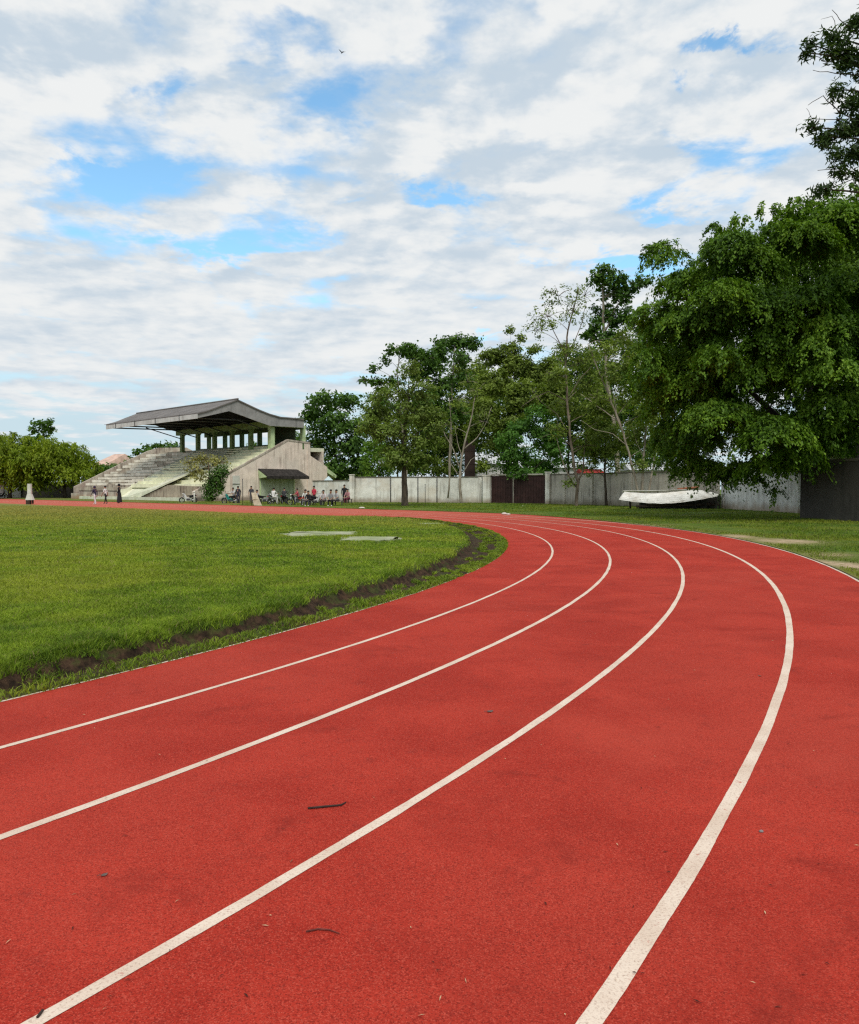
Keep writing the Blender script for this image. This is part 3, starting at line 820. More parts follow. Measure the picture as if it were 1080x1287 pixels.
    m = MB(); m.prism(top + low[::-1], (-0.08, 0, 0)); m.build('gable_fascia', M_FASCIAD, R)
    # dark ceiling hung inside the roof
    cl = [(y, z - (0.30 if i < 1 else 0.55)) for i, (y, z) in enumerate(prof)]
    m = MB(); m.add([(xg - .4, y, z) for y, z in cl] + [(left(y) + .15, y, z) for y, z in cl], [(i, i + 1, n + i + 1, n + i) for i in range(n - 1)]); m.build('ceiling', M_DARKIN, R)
    m = MB()
    for k in range(6):
        x = -0.6 - 4.4 * k
        m.tube([(x, 11.0, 8.6), (x, 5.5, prof[0][1] - 0.2)], 0.07, 5); m.tube([(x, 11.0, 9.9), (x, prof[0][0] + .2, prof[0][1] - 0.5)], 0.09, 5)
    m.build('roof_truss', M_STEEL, R)
    m = MB(); m.prism([(0.0, 19.5, 4.2), (0.0, 21.2, 3.2), (0.0, 20.9, 2.9), (0.0, 19.5, 3.6)], (-6, 0, 0)); m.build('rear_canopy', M_LGREEN, R)
    return R
grandstand()

# ------------------------------------------------------------------ boundary walls, gate
M_WALLW = concrete('whitewashed_wall', (0.80, 0.79, 0.73), (0.20, 0.18, 0.145), 0.6, (0.60, 0.53, 0.43), 0.6, soil=(0.27, 0.21, 0.15))
M_WALLG = concrete('grey_stained_wall', (0.50, 0.46, 0.40), (0.085, 0.078, 0.068), 0.75, (0.34, 0.30, 0.26), 0.6, soil=(0.15, 0.13, 0.08))
M_WALLB = concrete('bluish_white_wall', (0.76, 0.76, 0.735), (0.17, 0.155, 0.14), 0.6, (0.46, 0.45, 0.43), 0.5, soil=(0.27, 0.19, 0.12))
M_WALLD = concrete('tree_shade_wall', (0.080, 0.074, 0.066), (0.028, 0.027, 0.024), 0.6, (0.085, 0.075, 0.065), 0.5)  # shade of the trees is put into this dark base colour
M_COPE = concrete('mossy_coping', (0.15, 0.135, 0.11), (0.05, 0.045, 0.035), 0.6)
M_GATE = plain('dark_brown_gate', (0.040, 0.018, 0.016), 0.3, 2.0, 0.7, 0.25)

def wall(name, a, b, h, mat, label, posts=(), cope=True, th=0.2, postmat=None, cat='wall', dark_posts=()):
    a = Vector((a[0], a[1], 0)); b = Vector((b[0], b[1], 0)); d = b - a; L = d.length
    rz = math.atan2(d.y, d.x)
    R = empty(name, a, rz, label, cat)
    m = MB(); m.box((L / 2, 0, h / 2 - 0.2), (L, th, h + 0.4)); m.build('wall_panel', mat, R)
    if cope:
        m = MB(); m.box((L / 2, 0, h + 0.055), (L, th + 0.08, 0.11)); m.build('coping', M_COPE, R)
    for f in posts:
        m = MB(); m.box((L * f, -th / 2 - 0.02, h / 2), (0.34, 0.16, h + 0.02)); m.build('post', postmat or mat, R, bevel=0.01)
    for f in dark_posts:
        m = MB(); m.tube([(L * f, -th / 2 - 0.03, -0.1), (L * f, -th / 2 - 0.03, h - 0.02)], 0.05, 6); m.build('pipe', M_STEEL, R)
    return R
fr = lambda u, ua, Ya, ub, Yb: None
A1 = foot(442, 83); A2 = foot(606, 80)
B1 = foot(690, 74.0); B2 = foot(904, 57.4)
wall('low_wall', foot(394, 88.5), foot(440, 83.2), 2.28, M_WALLW, 'low whitewashed wall running from the grandstand corner to the taller white wall')
wall('white_wall', A1, A2, 2.62, M_WALLW, 'long whitewashed boundary wall with dark stains left of the brown gate', (0.02, 0.835, 0.985), dark_posts=(0.31, 0.52, 0.665))
m = MB(); P = foot(442.5, 82.2); m.box((0, 0, 1.42), (0.5, 0.4, 2.9)); m.box((0, 0, 2.9), (0.6, 0.5, 0.1)); o = m.build('wall_pillar', M_WALLW, bevel=0.02); o.location = P; tag(o, 'pale square pillar at the left end of the long white wall', 'pillar')
wall('grey_wall', B1, B2, 2.74, M_WALLG, 'long grey stained boundary wall right of the brown gate, behind the fallen shed', (0.12, 0.31, 0.55, 0.78))
wall('bright_wall', foot(909, 56.5), foot(1009, 45.6), 2.62, M_WALLB, 'short bluish white wall section below the hanging branches of the big tree', (0.03, 0.97))
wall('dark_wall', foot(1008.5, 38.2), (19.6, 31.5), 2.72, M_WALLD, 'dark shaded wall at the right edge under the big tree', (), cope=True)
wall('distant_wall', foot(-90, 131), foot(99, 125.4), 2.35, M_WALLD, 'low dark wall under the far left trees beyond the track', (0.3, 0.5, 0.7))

def gate():
    a, b = foot(617.5, 79.2), foot(690, 74.2)
    a = Vector((a.x, a.y, 0)); b = Vector((b.x, b.y, 0)); d = b - a; L = d.length
    R = empty('metal_gate', a, math.atan2(d.y, d.x), 'dark brown double leaf metal gate between two pale pillars', 'gate')
    H = 2.65
    for i, (x0, x1) in enumerate(((0.05, L * 0.40), (L * 0.40 + 0.03, L - 0.05))):
        m = MB(); m.box(((x0 + x1) / 2, 0, H / 2 + 0.1), (x1 - x0, 0.05, H)); lf = m.build('gate_leaf', M_GATE, R)
        m = MB()
        k = x0 + 0.2
        while k < x1: m.box((k, -0.035, H / 2 + 0.1), (0.03, 0.03, H - 0.1)); k += 0.32
        m.box(((x0 + x1) / 2, -0.035, H + 0.06), (x1 - x0, 0.05, 0.06)); m.box(((x0 + x1) / 2, -0.035, 0.14), (x1 - x0, 0.05, 0.06))
        m.build('rib', M_GATE, lf)
    m = MB(); m.box((L * 0.405, -0.05, H / 2 + 0.1), (0.10, 0.05, H)); m.build('centre_post', M_WALLG, R)
    m = MB(); m.box((L / 2, 0, 0.04), (L, 0.35, 0.08)); m.build('sill', M_WALLG, R)
    m = MB(); m.box((L * 0.45, 0, H + 0.2), (L * 0.9, 0.14, 0.12)); m.build('lintel', M_WALLG, R)
gate()
def pillar(u, Y, w, h, mat, label):
    m = MB(); m.box((0, 0, h / 2 - 0.1), (w, 0.42, h + .2)); m.box((0, 0, h + .05), (w + .08, 0.5, 0.1))
    o = m.build('gate_pillar', mat, bevel=0.015); o.location = foot(u, Y); o.rotation_euler = (0, 0, -0.55); tag(o, label, 'pillar')
pillar(612.5, 79.3, 0.8, 2.75, M_WALLW, 'rough pale pillar at the left jamb of the brown gate')
pillar(689, 73.8, 0.42, 2.95, M_WALLW, 'slim white pillar at the right jamb of the brown gate')
# leaning thin drain pipe / stripped sapling against the white wall is part of the slender tree below

# ------------------------------------------------------------------ fallen shed with white corrugated sheets
M_CORR = concrete('white_corrugated_sheet', (0.82, 0.81, 0.76), (0.30, 0.25, 0.20), 0.55, (0.55, 0.49, 0.40), 0.5, rough=0.6)
M_CORRD = plain('dark_gap_fill', (0.05, 0.045, 0.04), 0.3, 3, 0.8)  # near black tone for the blocks that stand in for shade under the sheet
def shed():
    Y0 = 55.0
    R = empty('collapsed_shed', foot(840, Y0 + 0.8), 0, 'collapsed shed of white corrugated metal sheets lying low before the grey wall', 'shed')
    inv = R.location
    loc = lambda u, v, Y: at(u, v, Y) - inv
    top = [(785, 618.2, 57.0), (800, 619.6, 56.8), (820, 620.4, 56.6), (835, 619.6, 56.5), (850, 618.0, 56.4), (866, 616.4, 56.2), (880, 616.2, 56.0), (895, 619, 55.8), (904, 622, 55.6)]
    bot = [(778, 627.6, 56.2), (795, 630.4, 55.9), (815, 632.2, 55.6), (832, 632.7, 55.4), (848, 632.2, 55.2), (864, 630.3, 55.1), (880, 627.8, 55.0), (893, 625.2, 55.0), (902, 623.6, 55.0)]
    nseg, rows = 64, 28
    def interp(pts, f):
        x = f * (len(pts) - 1); i = min(int(x), len(pts) - 2); t = x - i
        return [pts[i][k] * (1 - t) + pts[i + 1][k] * t for k in range(3)]
    vs, fs = [], []
    for i in range(nseg + 1):
        a = loc(*interp(top, i / nseg)); b = loc(*interp(bot, i / nseg))
        for j in range(rows + 1):
            t = j / rows; p = a.lerp(b, t)
            p += Vector((0, -0.5, 0.6)).normalized() * (0.036 * math.sin(t * 2 * PI * 6) + 0.06 * math.sin(t * PI) + 0.012 * math.sin(i * 0.9 + j))
            vs.append(p)
    for i in range(nseg):
        for j in range(rows):
            k = i * (rows + 1) + j; fs.append((k, k + 1, k + rows + 2, k + rows + 1))
    m = MB(); m.add(vs, fs, 0, True); sh = m.build('metal_sheet', M_CORR, R)
    md = sh.modifiers.new('thick', 'SOLIDIFY'); md.thickness = 0.02
    # rear sheet edge that shows as a thin rim above the dark gap
    rim_a = [loc(u, v, Y) for u, v, Y in ((784, 617.3, 57.3), (810, 617.2, 57.3), (840, 616.5, 57.2), (866, 615.6, 56.6))]
    m = MB()
    for p, q in zip(rim_a[:-1], rim_a[1:]):
        m.prism([p, q, q + Vector((0, .5, -0.05)), p + Vector((0, .5, -0.05))], (0, 0, 0.05))
    m.build('rear_sheet', M_CORR, R)
    m = MB()
    for u, v, Y in ((792, 628, 56.3), (835, 630, 56.3), (870, 628, 56.1), (900, 623, 56.2)):
        m = MB(); p = loc(u, v, Y); q = Vector((p.x + 0.1, p.y + 0.25, -inv.z)); m.tube([p, q], 0.07, 6); m.build('timber_prop', M_WOOD, R)
    m = MB(); p, q = loc(800, 636.5, 55.9), loc(903, 634, 56.0); m.tube([p, q], 0.10, 6); m.build('timber_beam', M_WOOD, R); m = MB(); p, q = loc(812, 633.8, 55.8), loc(850, 634.8, 55.6); m.tube([p, q], 0.06, 6); m.build('timber_beam', M_WOOD, R)
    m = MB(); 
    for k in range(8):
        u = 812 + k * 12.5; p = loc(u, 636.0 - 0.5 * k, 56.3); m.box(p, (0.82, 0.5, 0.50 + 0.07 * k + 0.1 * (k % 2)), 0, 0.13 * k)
    m.build('gap_shade_fill', M_CORRD, R)  # dark blocks added to fill the gap below the sheet as its shade
    m = MB(); p, q = loc(852, 614.8, 57.2), loc(878, 612.5, 57.3); m.tube([p, q], 0.09, 6); m.build('rusty_sheet_roll', plain('rust', (0.30, 0.11, 0.06), 0.4, 6, .85), R)
shed()

# ------------------------------------------------------------------ houses and structures beyond the wall
M_HW = concrete('house_white', (0.62, 0.62, 0.61), (0.35, 0.33, 0.30), 0.3)
M_HP = plain('pink_roof', (0.52, 0.36, 0.29), 0.2, 0.8, 0.8)
M_RED = plain('red_roof', (0.46, 0.055, 0.045), 0.2, 0.8, 0.7)
M_ZINC = plain('zinc_roof', (0.44, 0.45, 0.46), 0.2, 0.5, 0.5, 0.4)
M_RUST = plain('rusty_cladding', (0.038, 0.022, 0.018), 0.45, 1.2, 0.85)
M_GLASS = plain('dark_window', (0.02, 0.023, 0.026), 0.2, 2, 0.15, 0.6)
def house(u0, u1, Y, vt_wall, vt_ridge, depth, wm, rm, label, rz=0.0, hip=0.0, wins=2, name='house'):
    p0, p1 = foot(u0, Y), foot(u1, Y); L = (p1 - p0).length
    zw = at(u0, vt_wall, Y).z; zr = at(u0, vt_ridge, Y).z
    R = empty(name, (p0 + p1) / 2, rz, label, 'house')
    m = MB(); m.box((0, depth / 2, zw / 2 - 0.2), (L, depth, zw + 0.4)); m.build('wall', wm, R)
    ov = 0.45; h = hip * L / 2
    E = [(-L/2-ov, -ov, zw), (L/2+ov, -ov, zw), (L/2+ov, depth+ov, zw), (-L/2-ov, depth+ov, zw), (-L/2-ov+h, depth/2, zr), (L/2+ov-h, depth/2, zr)]
    E2 = [(x, y, z + .02) for x, y, z in E]
    m = MB(); m.add(E2, [(0, 1, 5, 4), (2, 3, 4, 5), (1, 2, 5), (3, 0, 4), (0, 3, 2, 1)]); m.build('roof', rm, R)
    for k in range(wins):
        x = -L/2 + L * (k + .5) / wins
        m = MB(); m.box((x, -0.03, zw * 0.58), (1.2, 0.06, 1.3)); w = m.build('window', M_HW, R)
        m = MB(); m.box((x, -0.07, zw * 0.58), (1.0, 0.03, 1.1)); m.build('pane', M_GLASS, w)
    return R
house(113, 136, 172, 585, 569.5, 11, M_HP, M_HP, 'distant house with pinkish hipped roof between far left trees and grandstand', -0.5, 0.35, 1)
house(600, 642, 128, 583, 570, 8, M_HW, M_ZINC, 'white house behind the long white wall, seen through gaps left of the gate', 0, 0, 2)
house(650, 735, 122, 588, 579, 8, M_HW, M_ZINC, 'long low white house behind the gate and the wall trees', 0, 0, 4)
house(737, 757, 98, 596, 589, 6, M_HW, M_RED, 'small house with a red roof just above the grey wall', 0, 0, 3)
house(795, 900, 112, 591, 580, 8, M_HW, M_ZINC, 'pale low house behind the grey wall and the fallen shed', 0, 0, 4)
house(1040, 1130, 47, 563, 545, 6, concrete('beige_house', (0.42, 0.40, 0.30), (0.2, 0.19, 0.14), 0.4), M_ZINC, 'beige house behind the dark wall under the big tree', -0.2, 0, 2)
m = MB()
P = foot(590.5, 97)
m.box((0, 0, 3.75), (1.25, 1.25, 7.5)); m.box((0, 0, 7.55), (1.45, 1.45, 0.18))
for z in (1.5, 3.0, 4.5, 6.0): m.box((0, 0, z), (1.31, 1.31, 0.08))
o = m.build('rusty_tower', M_RUST); o.location = P; tag(o, 'narrow rust brown tower standing behind the white wall among the trees', 'tower')
house(-22, 5, 122, 608, 600, 5, M_HW, M_ZINC, 'small pale shed at the far left edge in front of the dark wall', 0, 0, 1, 'shed')
# thin roof of a blue-grey kiosk just behind the low wall
P = foot(413, 92); m = MB(); m.box((0, 0, 1.1), (1.1, 1.0, 2.2)); k_ = empty('kiosk', P, 0.2, 'small kiosk with pale blue pointed roof behind the low white wall', 'kiosk')
m.build('kiosk_wall', M_HW, k_); m = MB(); m.add([(-.75, -.7, 2.2), (.75, -.7, 2.2), (.75, .7, 2.2), (-.75, .7, 2.2), (0, 0, 2.95)], [(0, 1, 4), (1, 2, 4), (2, 3, 4), (3, 0, 4), (0, 3, 2, 1)]); m.build('kiosk_roof', plain('pale_blue', (0.42, 0.52, 0.54), .1, 2), k_)

# ------------------------------------------------------------------ trees
L_FICUS = leaf_mat('leaves_ficus', [(0.037, 0.087, 0.009), (0.095, 0.190, 0.014), (0.185, 0.305, 0.023)], 0.3, clump=0.45)
L_DARK = leaf_mat('leaves_dark', [(0.036, 0.083, 0.017), (0.072, 0.151, 0.025), (0.125, 0.228, 0.037)], 0.3)
L_OLIVE = leaf_mat('leaves_olive', [(0.085, 0.123, 0.025), (0.162, 0.228, 0.038), (0.257, 0.335, 0.059)], 0.35)
L_BROWN = leaf_mat('leaves_brown', [(0.090, 0.121, 0.029), (0.152, 0.214, 0.041), (0.209, 0.318, 0.060)], 0.35)
L_BRIGHT = leaf_mat('leaves_bright', [(0.063, 0.132, 0.018), (0.121, 0.230, 0.028), (0.190, 0.310, 0.040)], 0.4)
L_MID = leaf_mat('leaves_mid', [(0.040, 0.105, 0.019), (0.078, 0.183, 0.027), (0.132, 0.262, 0.041)], 0.35)
L_YEL = leaf_mat('leaves_yellow', [(0.110, 0.174, 0.011), (0.192, 0.269, 0.016), (0.271, 0.335, 0.023)], 0.4, clump=0.25)
L_PALE = leaf_mat('leaves_pale', [(0.150, 0.165, 0.080), (0.230, 0.240, 0.120), (0.300, 0.300, 0.165)], 0.4)
L_DRY = leaf_mat('leaves_dry', [(0.20, 0.19, 0.06), (0.32, 0.31, 0.10), (0.42, 0.41, 0.15)], 0.35)
B_DARK = bark('bark_dark', (0.030, 0.024, 0.018), (0.085, 0.066, 0.048))
B_BROWN = bark('bark_brown', (0.075, 0.048, 0.030), (0.17, 0.115, 0.075))
B_PALE = bark('bark_pale', (0.17, 0.145, 0.11), (0.34, 0.30, 0.24))

def unit(a): return a / np.maximum(np.linalg.norm(a, axis=-1, keepdims=True), 1e-9)

def leaf_mesh(name, P, N, T, L, W, mat, parent):
    N = unit(N); T = unit(T - N * np.sum(T * N, -1, keepdims=True)); S = np.cross(N, T)
    l, w = L[:, None], W[:, None]
    b = P - T * l * .5; tip = P + T * l * .5 - N * l * .10
    le = P + S * w * .5 + N * w * .16 + T * l * .02; ri = P - S * w * .5 + N * w * .16 + T * l * .02
    V = np.stack([b, ri, tip, le], 1).reshape(-1, 3)
    i = np.arange(len(P)) * 4
    return np_mesh(name, V, np.stack([i, i + 1, i + 2, i + 3], -1), mat, parent)

def make_tree(name, label, trunk, clumps, leaf, barkm, Y, leafL=0.28, leafW=0.5, dens=1.0, style='tuft', trunk_r=0.16, group=None, seed=0,
              twigs=5, extra=(), base=None, up=0.55, tuft_r=0.34, per=26, limb=True, limb_f=0.42):
    """trunk: list of (u, v[, dY]); clumps: (u, v, ru, rv[, dY[, weight]]) in photo pixels at distance Y"""
    rng = np.random.default_rng(seed + 100)
    rnd = random.Random(seed)
    k = Y / FPX
    def pt(q):
        dy = q[2] if len(q) > 2 else 0
        return at(q[0], q[1], Y + dy)
    tp = [pt(q) for q in trunk]
    root = tp[0].copy(); root.z = 0.0
    if tp[0].z > 0.05: tp = [root] + tp
    tp[0].z = -0.15
    R = empty(name, root, 0, label, 'tree', group)
    off = Vector(root)
    tb = MB()
    # densify the trunk with a slight wander
    path = []
    for a, b in zip(tp[:-1], tp[1:]):
        for s in range(4):
            p = a.lerp(b, s / 4); j = 0.04 * (a - b).length
            path.append(p + (Vector((rnd.uniform(-j, j), rnd.uniform(-j, j), 0)) * (0.4 if s else 0.0)))
    path.append(tp[-1])
    nP = len(path)
    radf = lambda i: trunk_r * (1.35 if i == 0 else 1.0) * (1 - 0.72 * i / max(nP - 1, 1))
    tb.tube([p - off for p in path], [radf(i) for i in range(nP)], 9)
    for ex in extra:                                  # further stems or bare limbs, given in pixels with a radius
        pts = [pt(q) for q in ex[0]]
        if ex[0][0][1] > 626: pts[0].z = -0.15
        fine = []
        for a, b in zip(pts[:-1], pts[1:]):
            for s in range(3): fine.append(a.lerp(b, s / 3) + Vector((rnd.uniform(-.05, .05), rnd.uniform(-.05, .05), 0)) * (1 if s else 0))
        fine.append(pts[-1])
        tb.tube([p - off for p in fine], [ex[1] * (1 - 0.7 * i / (len(fine) - 1)) for i in range(len(fine))], 7)
    Ps, Ns, Ts = [], [], []
    cen_all = np.mean([np.array(pt((c[0], c[1], c[4] if len(c) > 4 else 0))) for c in clumps], 0)
    for c in clumps:
        dy = c[4] if len(c) > 4 else rnd.uniform(-1, 1) * min(2.2, k * c[2] * 1.2)
        wt = c[5] if len(c) > 5 else 1.0
        cen = at(c[0], c[1], Y + dy)
        rx, rz_ = c[2] * k, c[3] * k; ry = 0.5 * (rx + rz_) if rx > rz_ else rx
        if limb and nP > 2:
            hd = [(Vector((p.x - cen.x, p.y - cen.y, 0)).length, i) for i, p in enumerate(path)]
            want = cen.z - 0.75 * min(h for h, _ in hd)
            i0 = min(range(1, nP), key=lambda i: abs(path[i].z - want) + 0.25 * hd[i][0])
            a = path[i0]; mid = a.lerp(cen, 0.5) + Vector((rnd.uniform(-.1, .1), rnd.uniform(-.1, .1), 0.12)) * (a - cen).length
            r0 = max(0.02, radf(i0) * limb_f); pts = []
            for s in range(7):
                t = s / 6; pts.append((a * (1 - t) ** 2 + mid * 2 * t * (1 - t) + cen * t * t) - off)
            tb.tube(pts, [r0 * (1 - 0.72 * s / 6) for s in range(7)], 6)
            for _ in range(twigs):
                dv = Vector((rnd.gauss(0, 1), rnd.gauss(0, 1), rnd.gauss(0.25, .8))).normalized()
                e = cen + Vector((dv.x * rx, dv.y * ry, dv.z * rz_)) * rnd.uniform(.65, 1.0)
                m_ = cen.lerp(e, 0.5) + Vector((0, 0, .08 * (e - cen).length))
                tb.tube([cen - off, m_ - off, e - off], [r0 * .28 + .008, .014 + k * .08, .008 + k * .05], 4)
        ell = 4.0 / 3 * PI * rx * ry * rz_
        nt = max(4, int(dens * wt * 1.45 * (ell ** 0.72) / (tuft_r ** 2)))
        dirs = unit(rng.normal(0, 1, (nt, 3)))
        rad = rng.random(nt) ** 0.42
        if style == 'weep' and wt > .8:
            dirs[:, 2] = np.abs(dirs[:, 2]) * 1.15 - 0.18; dirs = unit(dirs); rad = 0.80 + 0.2 * rng.random(nt)
        tc_ = np.array(cen) + dirs * rad[:, None] * np.array([rx, ry, rz_])
        if style == 'tuft':
            pc = np.repeat(tc_, per, 0) + rng.normal(0, tuft_r * .55, (nt * per, 3)) * np.array([1, 1, .7])
            out = np.repeat(dirs, per, 0)
            nrm = out * 0.55 + np.array([0, 0, up]) + rng.normal(0, .5, pc.shape)
            tip = rng.normal(0, 1, pc.shape) + out * .4 + np.array([0, 0, -.35])
        else:                                           # drooping sprays
            dirs[:, 2] = np.abs(dirs[:, 2]) * 0.8 - 0.15
            hd = unit(dirs * np.array([1, 1, 0.15]) + rng.normal(0, .45, dirs.shape) * np.array([1, 1, 0.2]))
            ln = tuft_r * (rng.uniform(1.2, 2.6, nt) + 2.2 * (rng.random(nt) < 0.18)) if style == 'weep' else tuft_r * rng.uniform(2.0, 4.2, nt)
            tt = rng.random((nt, per))
            pos = tc_[:, None, :] + hd[:, None, :] * (ln[:, None] * (tt * .75))[..., None]
            pos[..., 2] += -(ln[:, None] * (0.9 * tt ** 1.8)) + ln[:, None] * .12 * np.sin(tt * PI)
            pc = pos.reshape(-1, 3) + rng.normal(0, tuft_r * .26, (nt * per, 3))
            out = np.repeat(hd, per, 0)
            nrm = out * .55 + np.array([0, 0, up]) + rng.normal(0, .42, pc.shape)
            tip = out * .5 + np.array([0, 0, -1.0]) * (0.3 + tt.reshape(-1, 1)) + rng.normal(0, .4, pc.shape)
        Ps.append(pc); Ns.append(nrm); Ts.append(tip)
    tb.build('trunk', barkm, R)
    P = np.concatenate(Ps) - np.array(off); N = np.concatenate(Ns); T = np.concatenate(Ts)
    ok = P[:, 2] > 0.15
    P, N, T = P[ok], N[ok], T[ok]
    n = len(P)
    L = 1.12 * leafL * rng.uniform(.65, 1.25, n); W = L * leafW * rng.uniform(.8, 1.2, n)
    leaf_mesh('crown', P, N, T, L, W, leaf, R)
    return R

# the big weeping fig on the right
def ficus():
    cl = []
    C = [(842, 322, 28, 11), (868, 352, 30, 24), (915, 300, 24, 18), (945, 332, 40, 34), (985, 296, 40, 32), (1035, 282, 45, 34), (1085, 272, 44, 34), (1140, 290, 55, 40), (1200, 340, 50, 50),
         (848, 402, 38, 34), (900, 398, 44, 38), (960, 395, 44, 38), (1022, 372, 48, 40), (1082, 372, 48, 38), (1145, 380, 52, 42), (1220, 430, 45, 50),
         (826, 462, 28, 34), (872, 480, 40, 38), (930, 470, 44, 42), (990, 462, 44, 42), (1050, 458, 44, 38), (1112, 460, 52, 42), (1180, 480, 45, 45),
         (824, 522, 22, 30), (868, 545, 34, 34), (922, 545, 38, 36), (972, 538, 38, 40), (1030, 525, 42, 32), (1095, 528, 42, 34),
         (882, 590, 24, 16), (924, 592, 28, 16), (962, 594, 24, 20), (862, 596, 14, 10), (900, 602, 16, 9), (940, 604, 16, 9), (985, 585, 18, 18), (1012, 276, 32, 18), (1050, 266, 32, 18), (984, 288, 28, 18), (1080, 258, 28, 16), (838, 556, 20, 18), (838, 586, 13, 9), (820, 490, 18, 24), (905, 440, 34, 30), (975, 425, 34, 30), (1040, 410, 34, 30), (1000, 566, 22, 20), (1040, 556, 28, 16), (975, 618, 5, 16)]
    C += [(822, 313, 12, 5), (842, 308, 14, 5), (884, 336, 14, 9), (905, 288, 14, 7), (928, 277, 13, 6), (963, 262, 13, 6), (1002, 255, 14, 6), (1042, 245, 15, 6), (806, 436, 9, 12), (796, 474, 8, 14), (802, 515, 8, 16), (846, 572, 10, 10), (858, 372, 16, 12), (1065, 238, 12, 6)]
    rnd = random.Random(3)
    for u, v, ru, rv in C:
        q = 1 - ((u - 1040) / 250) ** 2 - ((v - 450) / 230) ** 2
        dy = -7.5 * math.sqrt(max(0.02, q))
        n_ = 1 if ru < 18 else 3
        for j in range(n_):
            f = 0.95 if n_ == 1 else rnd.uniform(.50, .82)
            cl.append((u + (0 if n_ == 1 else rnd.uniform(-.62, .62) * ru), v + (0 if n_ == 1 else rnd.uniform(-.6, .6) * rv), ru * f, min(rv, ru) * f * .72, dy + rnd.uniform(-1.7, 1.7), 1.0))
    for u, v, ru, rv in [(870, 420, 50, 60), (940, 380, 55, 60), (1020, 330, 60, 50), (1100, 350, 60, 60), (1000, 450, 60, 60), (900, 500, 50, 55), (1080, 470, 60, 60), (980, 540, 60, 45), (860, 560, 30, 30), (1060, 550, 50, 25), (1050, 400, 50, 50), (1130, 430, 50, 60), (850, 470, 30, 50), (1090, 300, 50, 40)]:
        cl.append((u, v, ru, rv, 2.5 + rnd.uniform(-1, 3), 0.79))
    make_tree('fig_tree', 'huge weeping fig tree with dense dark green drooping crown at the right', [(1076, 656, -6.2), (1058, 622, -5.8), (1036, 590, -5), (1022, 540, -3), (1018, 480, -1), (1020, 430, 0)],
              cl, L_FICUS, bark('bark_fig', (0.016, 0.013, 0.010), (0.045, 0.036, 0.028)), 42.5, leafL=0.15, leafW=0.52, dens=1.9, style='weep', trunk_r=0.36, seed=4, twigs=1, limb=False, tuft_r=0.27, per=40, up=.7,
              extra=[([(1058, 622, -5.8), (1075, 580, -4), (1100, 500, -2), (1120, 420, 0)], .25), ([(1036, 590, -5), (985, 530, -4), (930, 480, -3), (880, 430, -3)], .2)])
ficus()

G = 'trees around the boundary wall'
make_tree('leafy_tree', 'dark green broad leaved tree beside the right end of the grandstand', [(425, 632), (424, 590), (420, 550), (417, 505)],
          [(408, 505, 24, 13), (440, 503, 18, 11), (393, 522, 16, 11), (420, 532, 34, 16), (398, 556, 22, 16), (436, 558, 26, 20), (420, 588, 38, 16), (448, 535, 10, 16), (386, 580, 14, 14), (452, 585, 16, 18)],
          L_DARK, B_DARK, 110, 0.55, 0.55, 1.2, trunk_r=.3, group=G, seed=11, tuft_r=.8, per=20)
make_tree('leafy_tree', 'tall sparse tree with pale twigs and dark leaf tufts, leftmost above the long white wall', [(512, 632), (511, 575), (504, 520), (499, 470), (503, 442)],
          [(508, 440, 22, 7), (522, 446, 14, 8), (486, 452, 5, 4), (471, 463, 6, 4), (459, 478, 5, 3.5), (473, 480, 9, 6), (478, 497, 12, 10), (495, 480, 14, 10, 0, .35), (528, 465, 14, 12), (540, 450, 10, 10), (500, 510, 24, 14, 0, .5), (530, 500, 22, 14, 0, .6)],
          L_DARK, B_PALE, 95, 0.40, 0.6, 1.25, trunk_r=.17, group=G, seed=12, tuft_r=.5, per=20, twigs=12)
make_tree('leafy_tree', 'tall tree with a dark flat leafy top above the middle of the white wall', [(566, 632), (566, 560), (568, 490), (571, 440)],
          [(572, 431, 26, 8), (596, 432, 9, 8), (554, 444, 16, 10), (580, 452, 16, 13, 0, .6), (545, 462, 14, 11), (560, 485, 24, 16, 0, .55), (588, 478, 14, 12, 0, .5), (545, 500, 18, 14, 0, .6), (575, 520, 22, 16, 0, .5)],
          L_DARK, B_PALE, 98, 0.42, 0.55, 1.6, trunk_r=.17, group=G, seed=13, tuft_r=.55, per=20, twigs=11)
make_tree('leafy_tree', 'tree with thick dark trunk and brownish crown standing before the white wall', [(509, 637.5), (509, 615), (508, 598), (508, 565), (509, 535), (514, 500)],
          [(500, 492, 24, 13, 0, .6), (533, 490, 20, 16, 0, .6), (472, 520, 20, 15), (520, 520, 30, 16, 0, .7), (488, 542, 26, 13, 0, .8), (530, 555, 28, 18, 0, .7), (500, 575, 24, 17, 0, .8), (462, 535, 12, 12), (548, 530, 16, 18, 0, .8), (530, 580, 24, 14, 0, .8), (475, 500, 14, 12, 0, .6), (515, 465, 18, 12, 0, .5)],
          L_BROWN, B_DARK, 65.5, 0.25, 0.45, 1.35, trunk_r=.30, group=G, seed=14, tuft_r=.36, per=24, twigs=9)
make_tree('leafy_tree', 'small bright yellow green tree behind the left end of the white wall', [(476, 632), (476, 600), (477, 575)],
          [(472, 563, 16, 11), (463, 582, 13, 13), (487, 580, 15, 15), (475, 593, 18, 10), (466, 598, 9, 8)], L_BRIGHT, B_BROWN, 88, 0.30, 0.5, 1.0, trunk_r=.12, group=G, seed=15, tuft_r=.45, per=24)
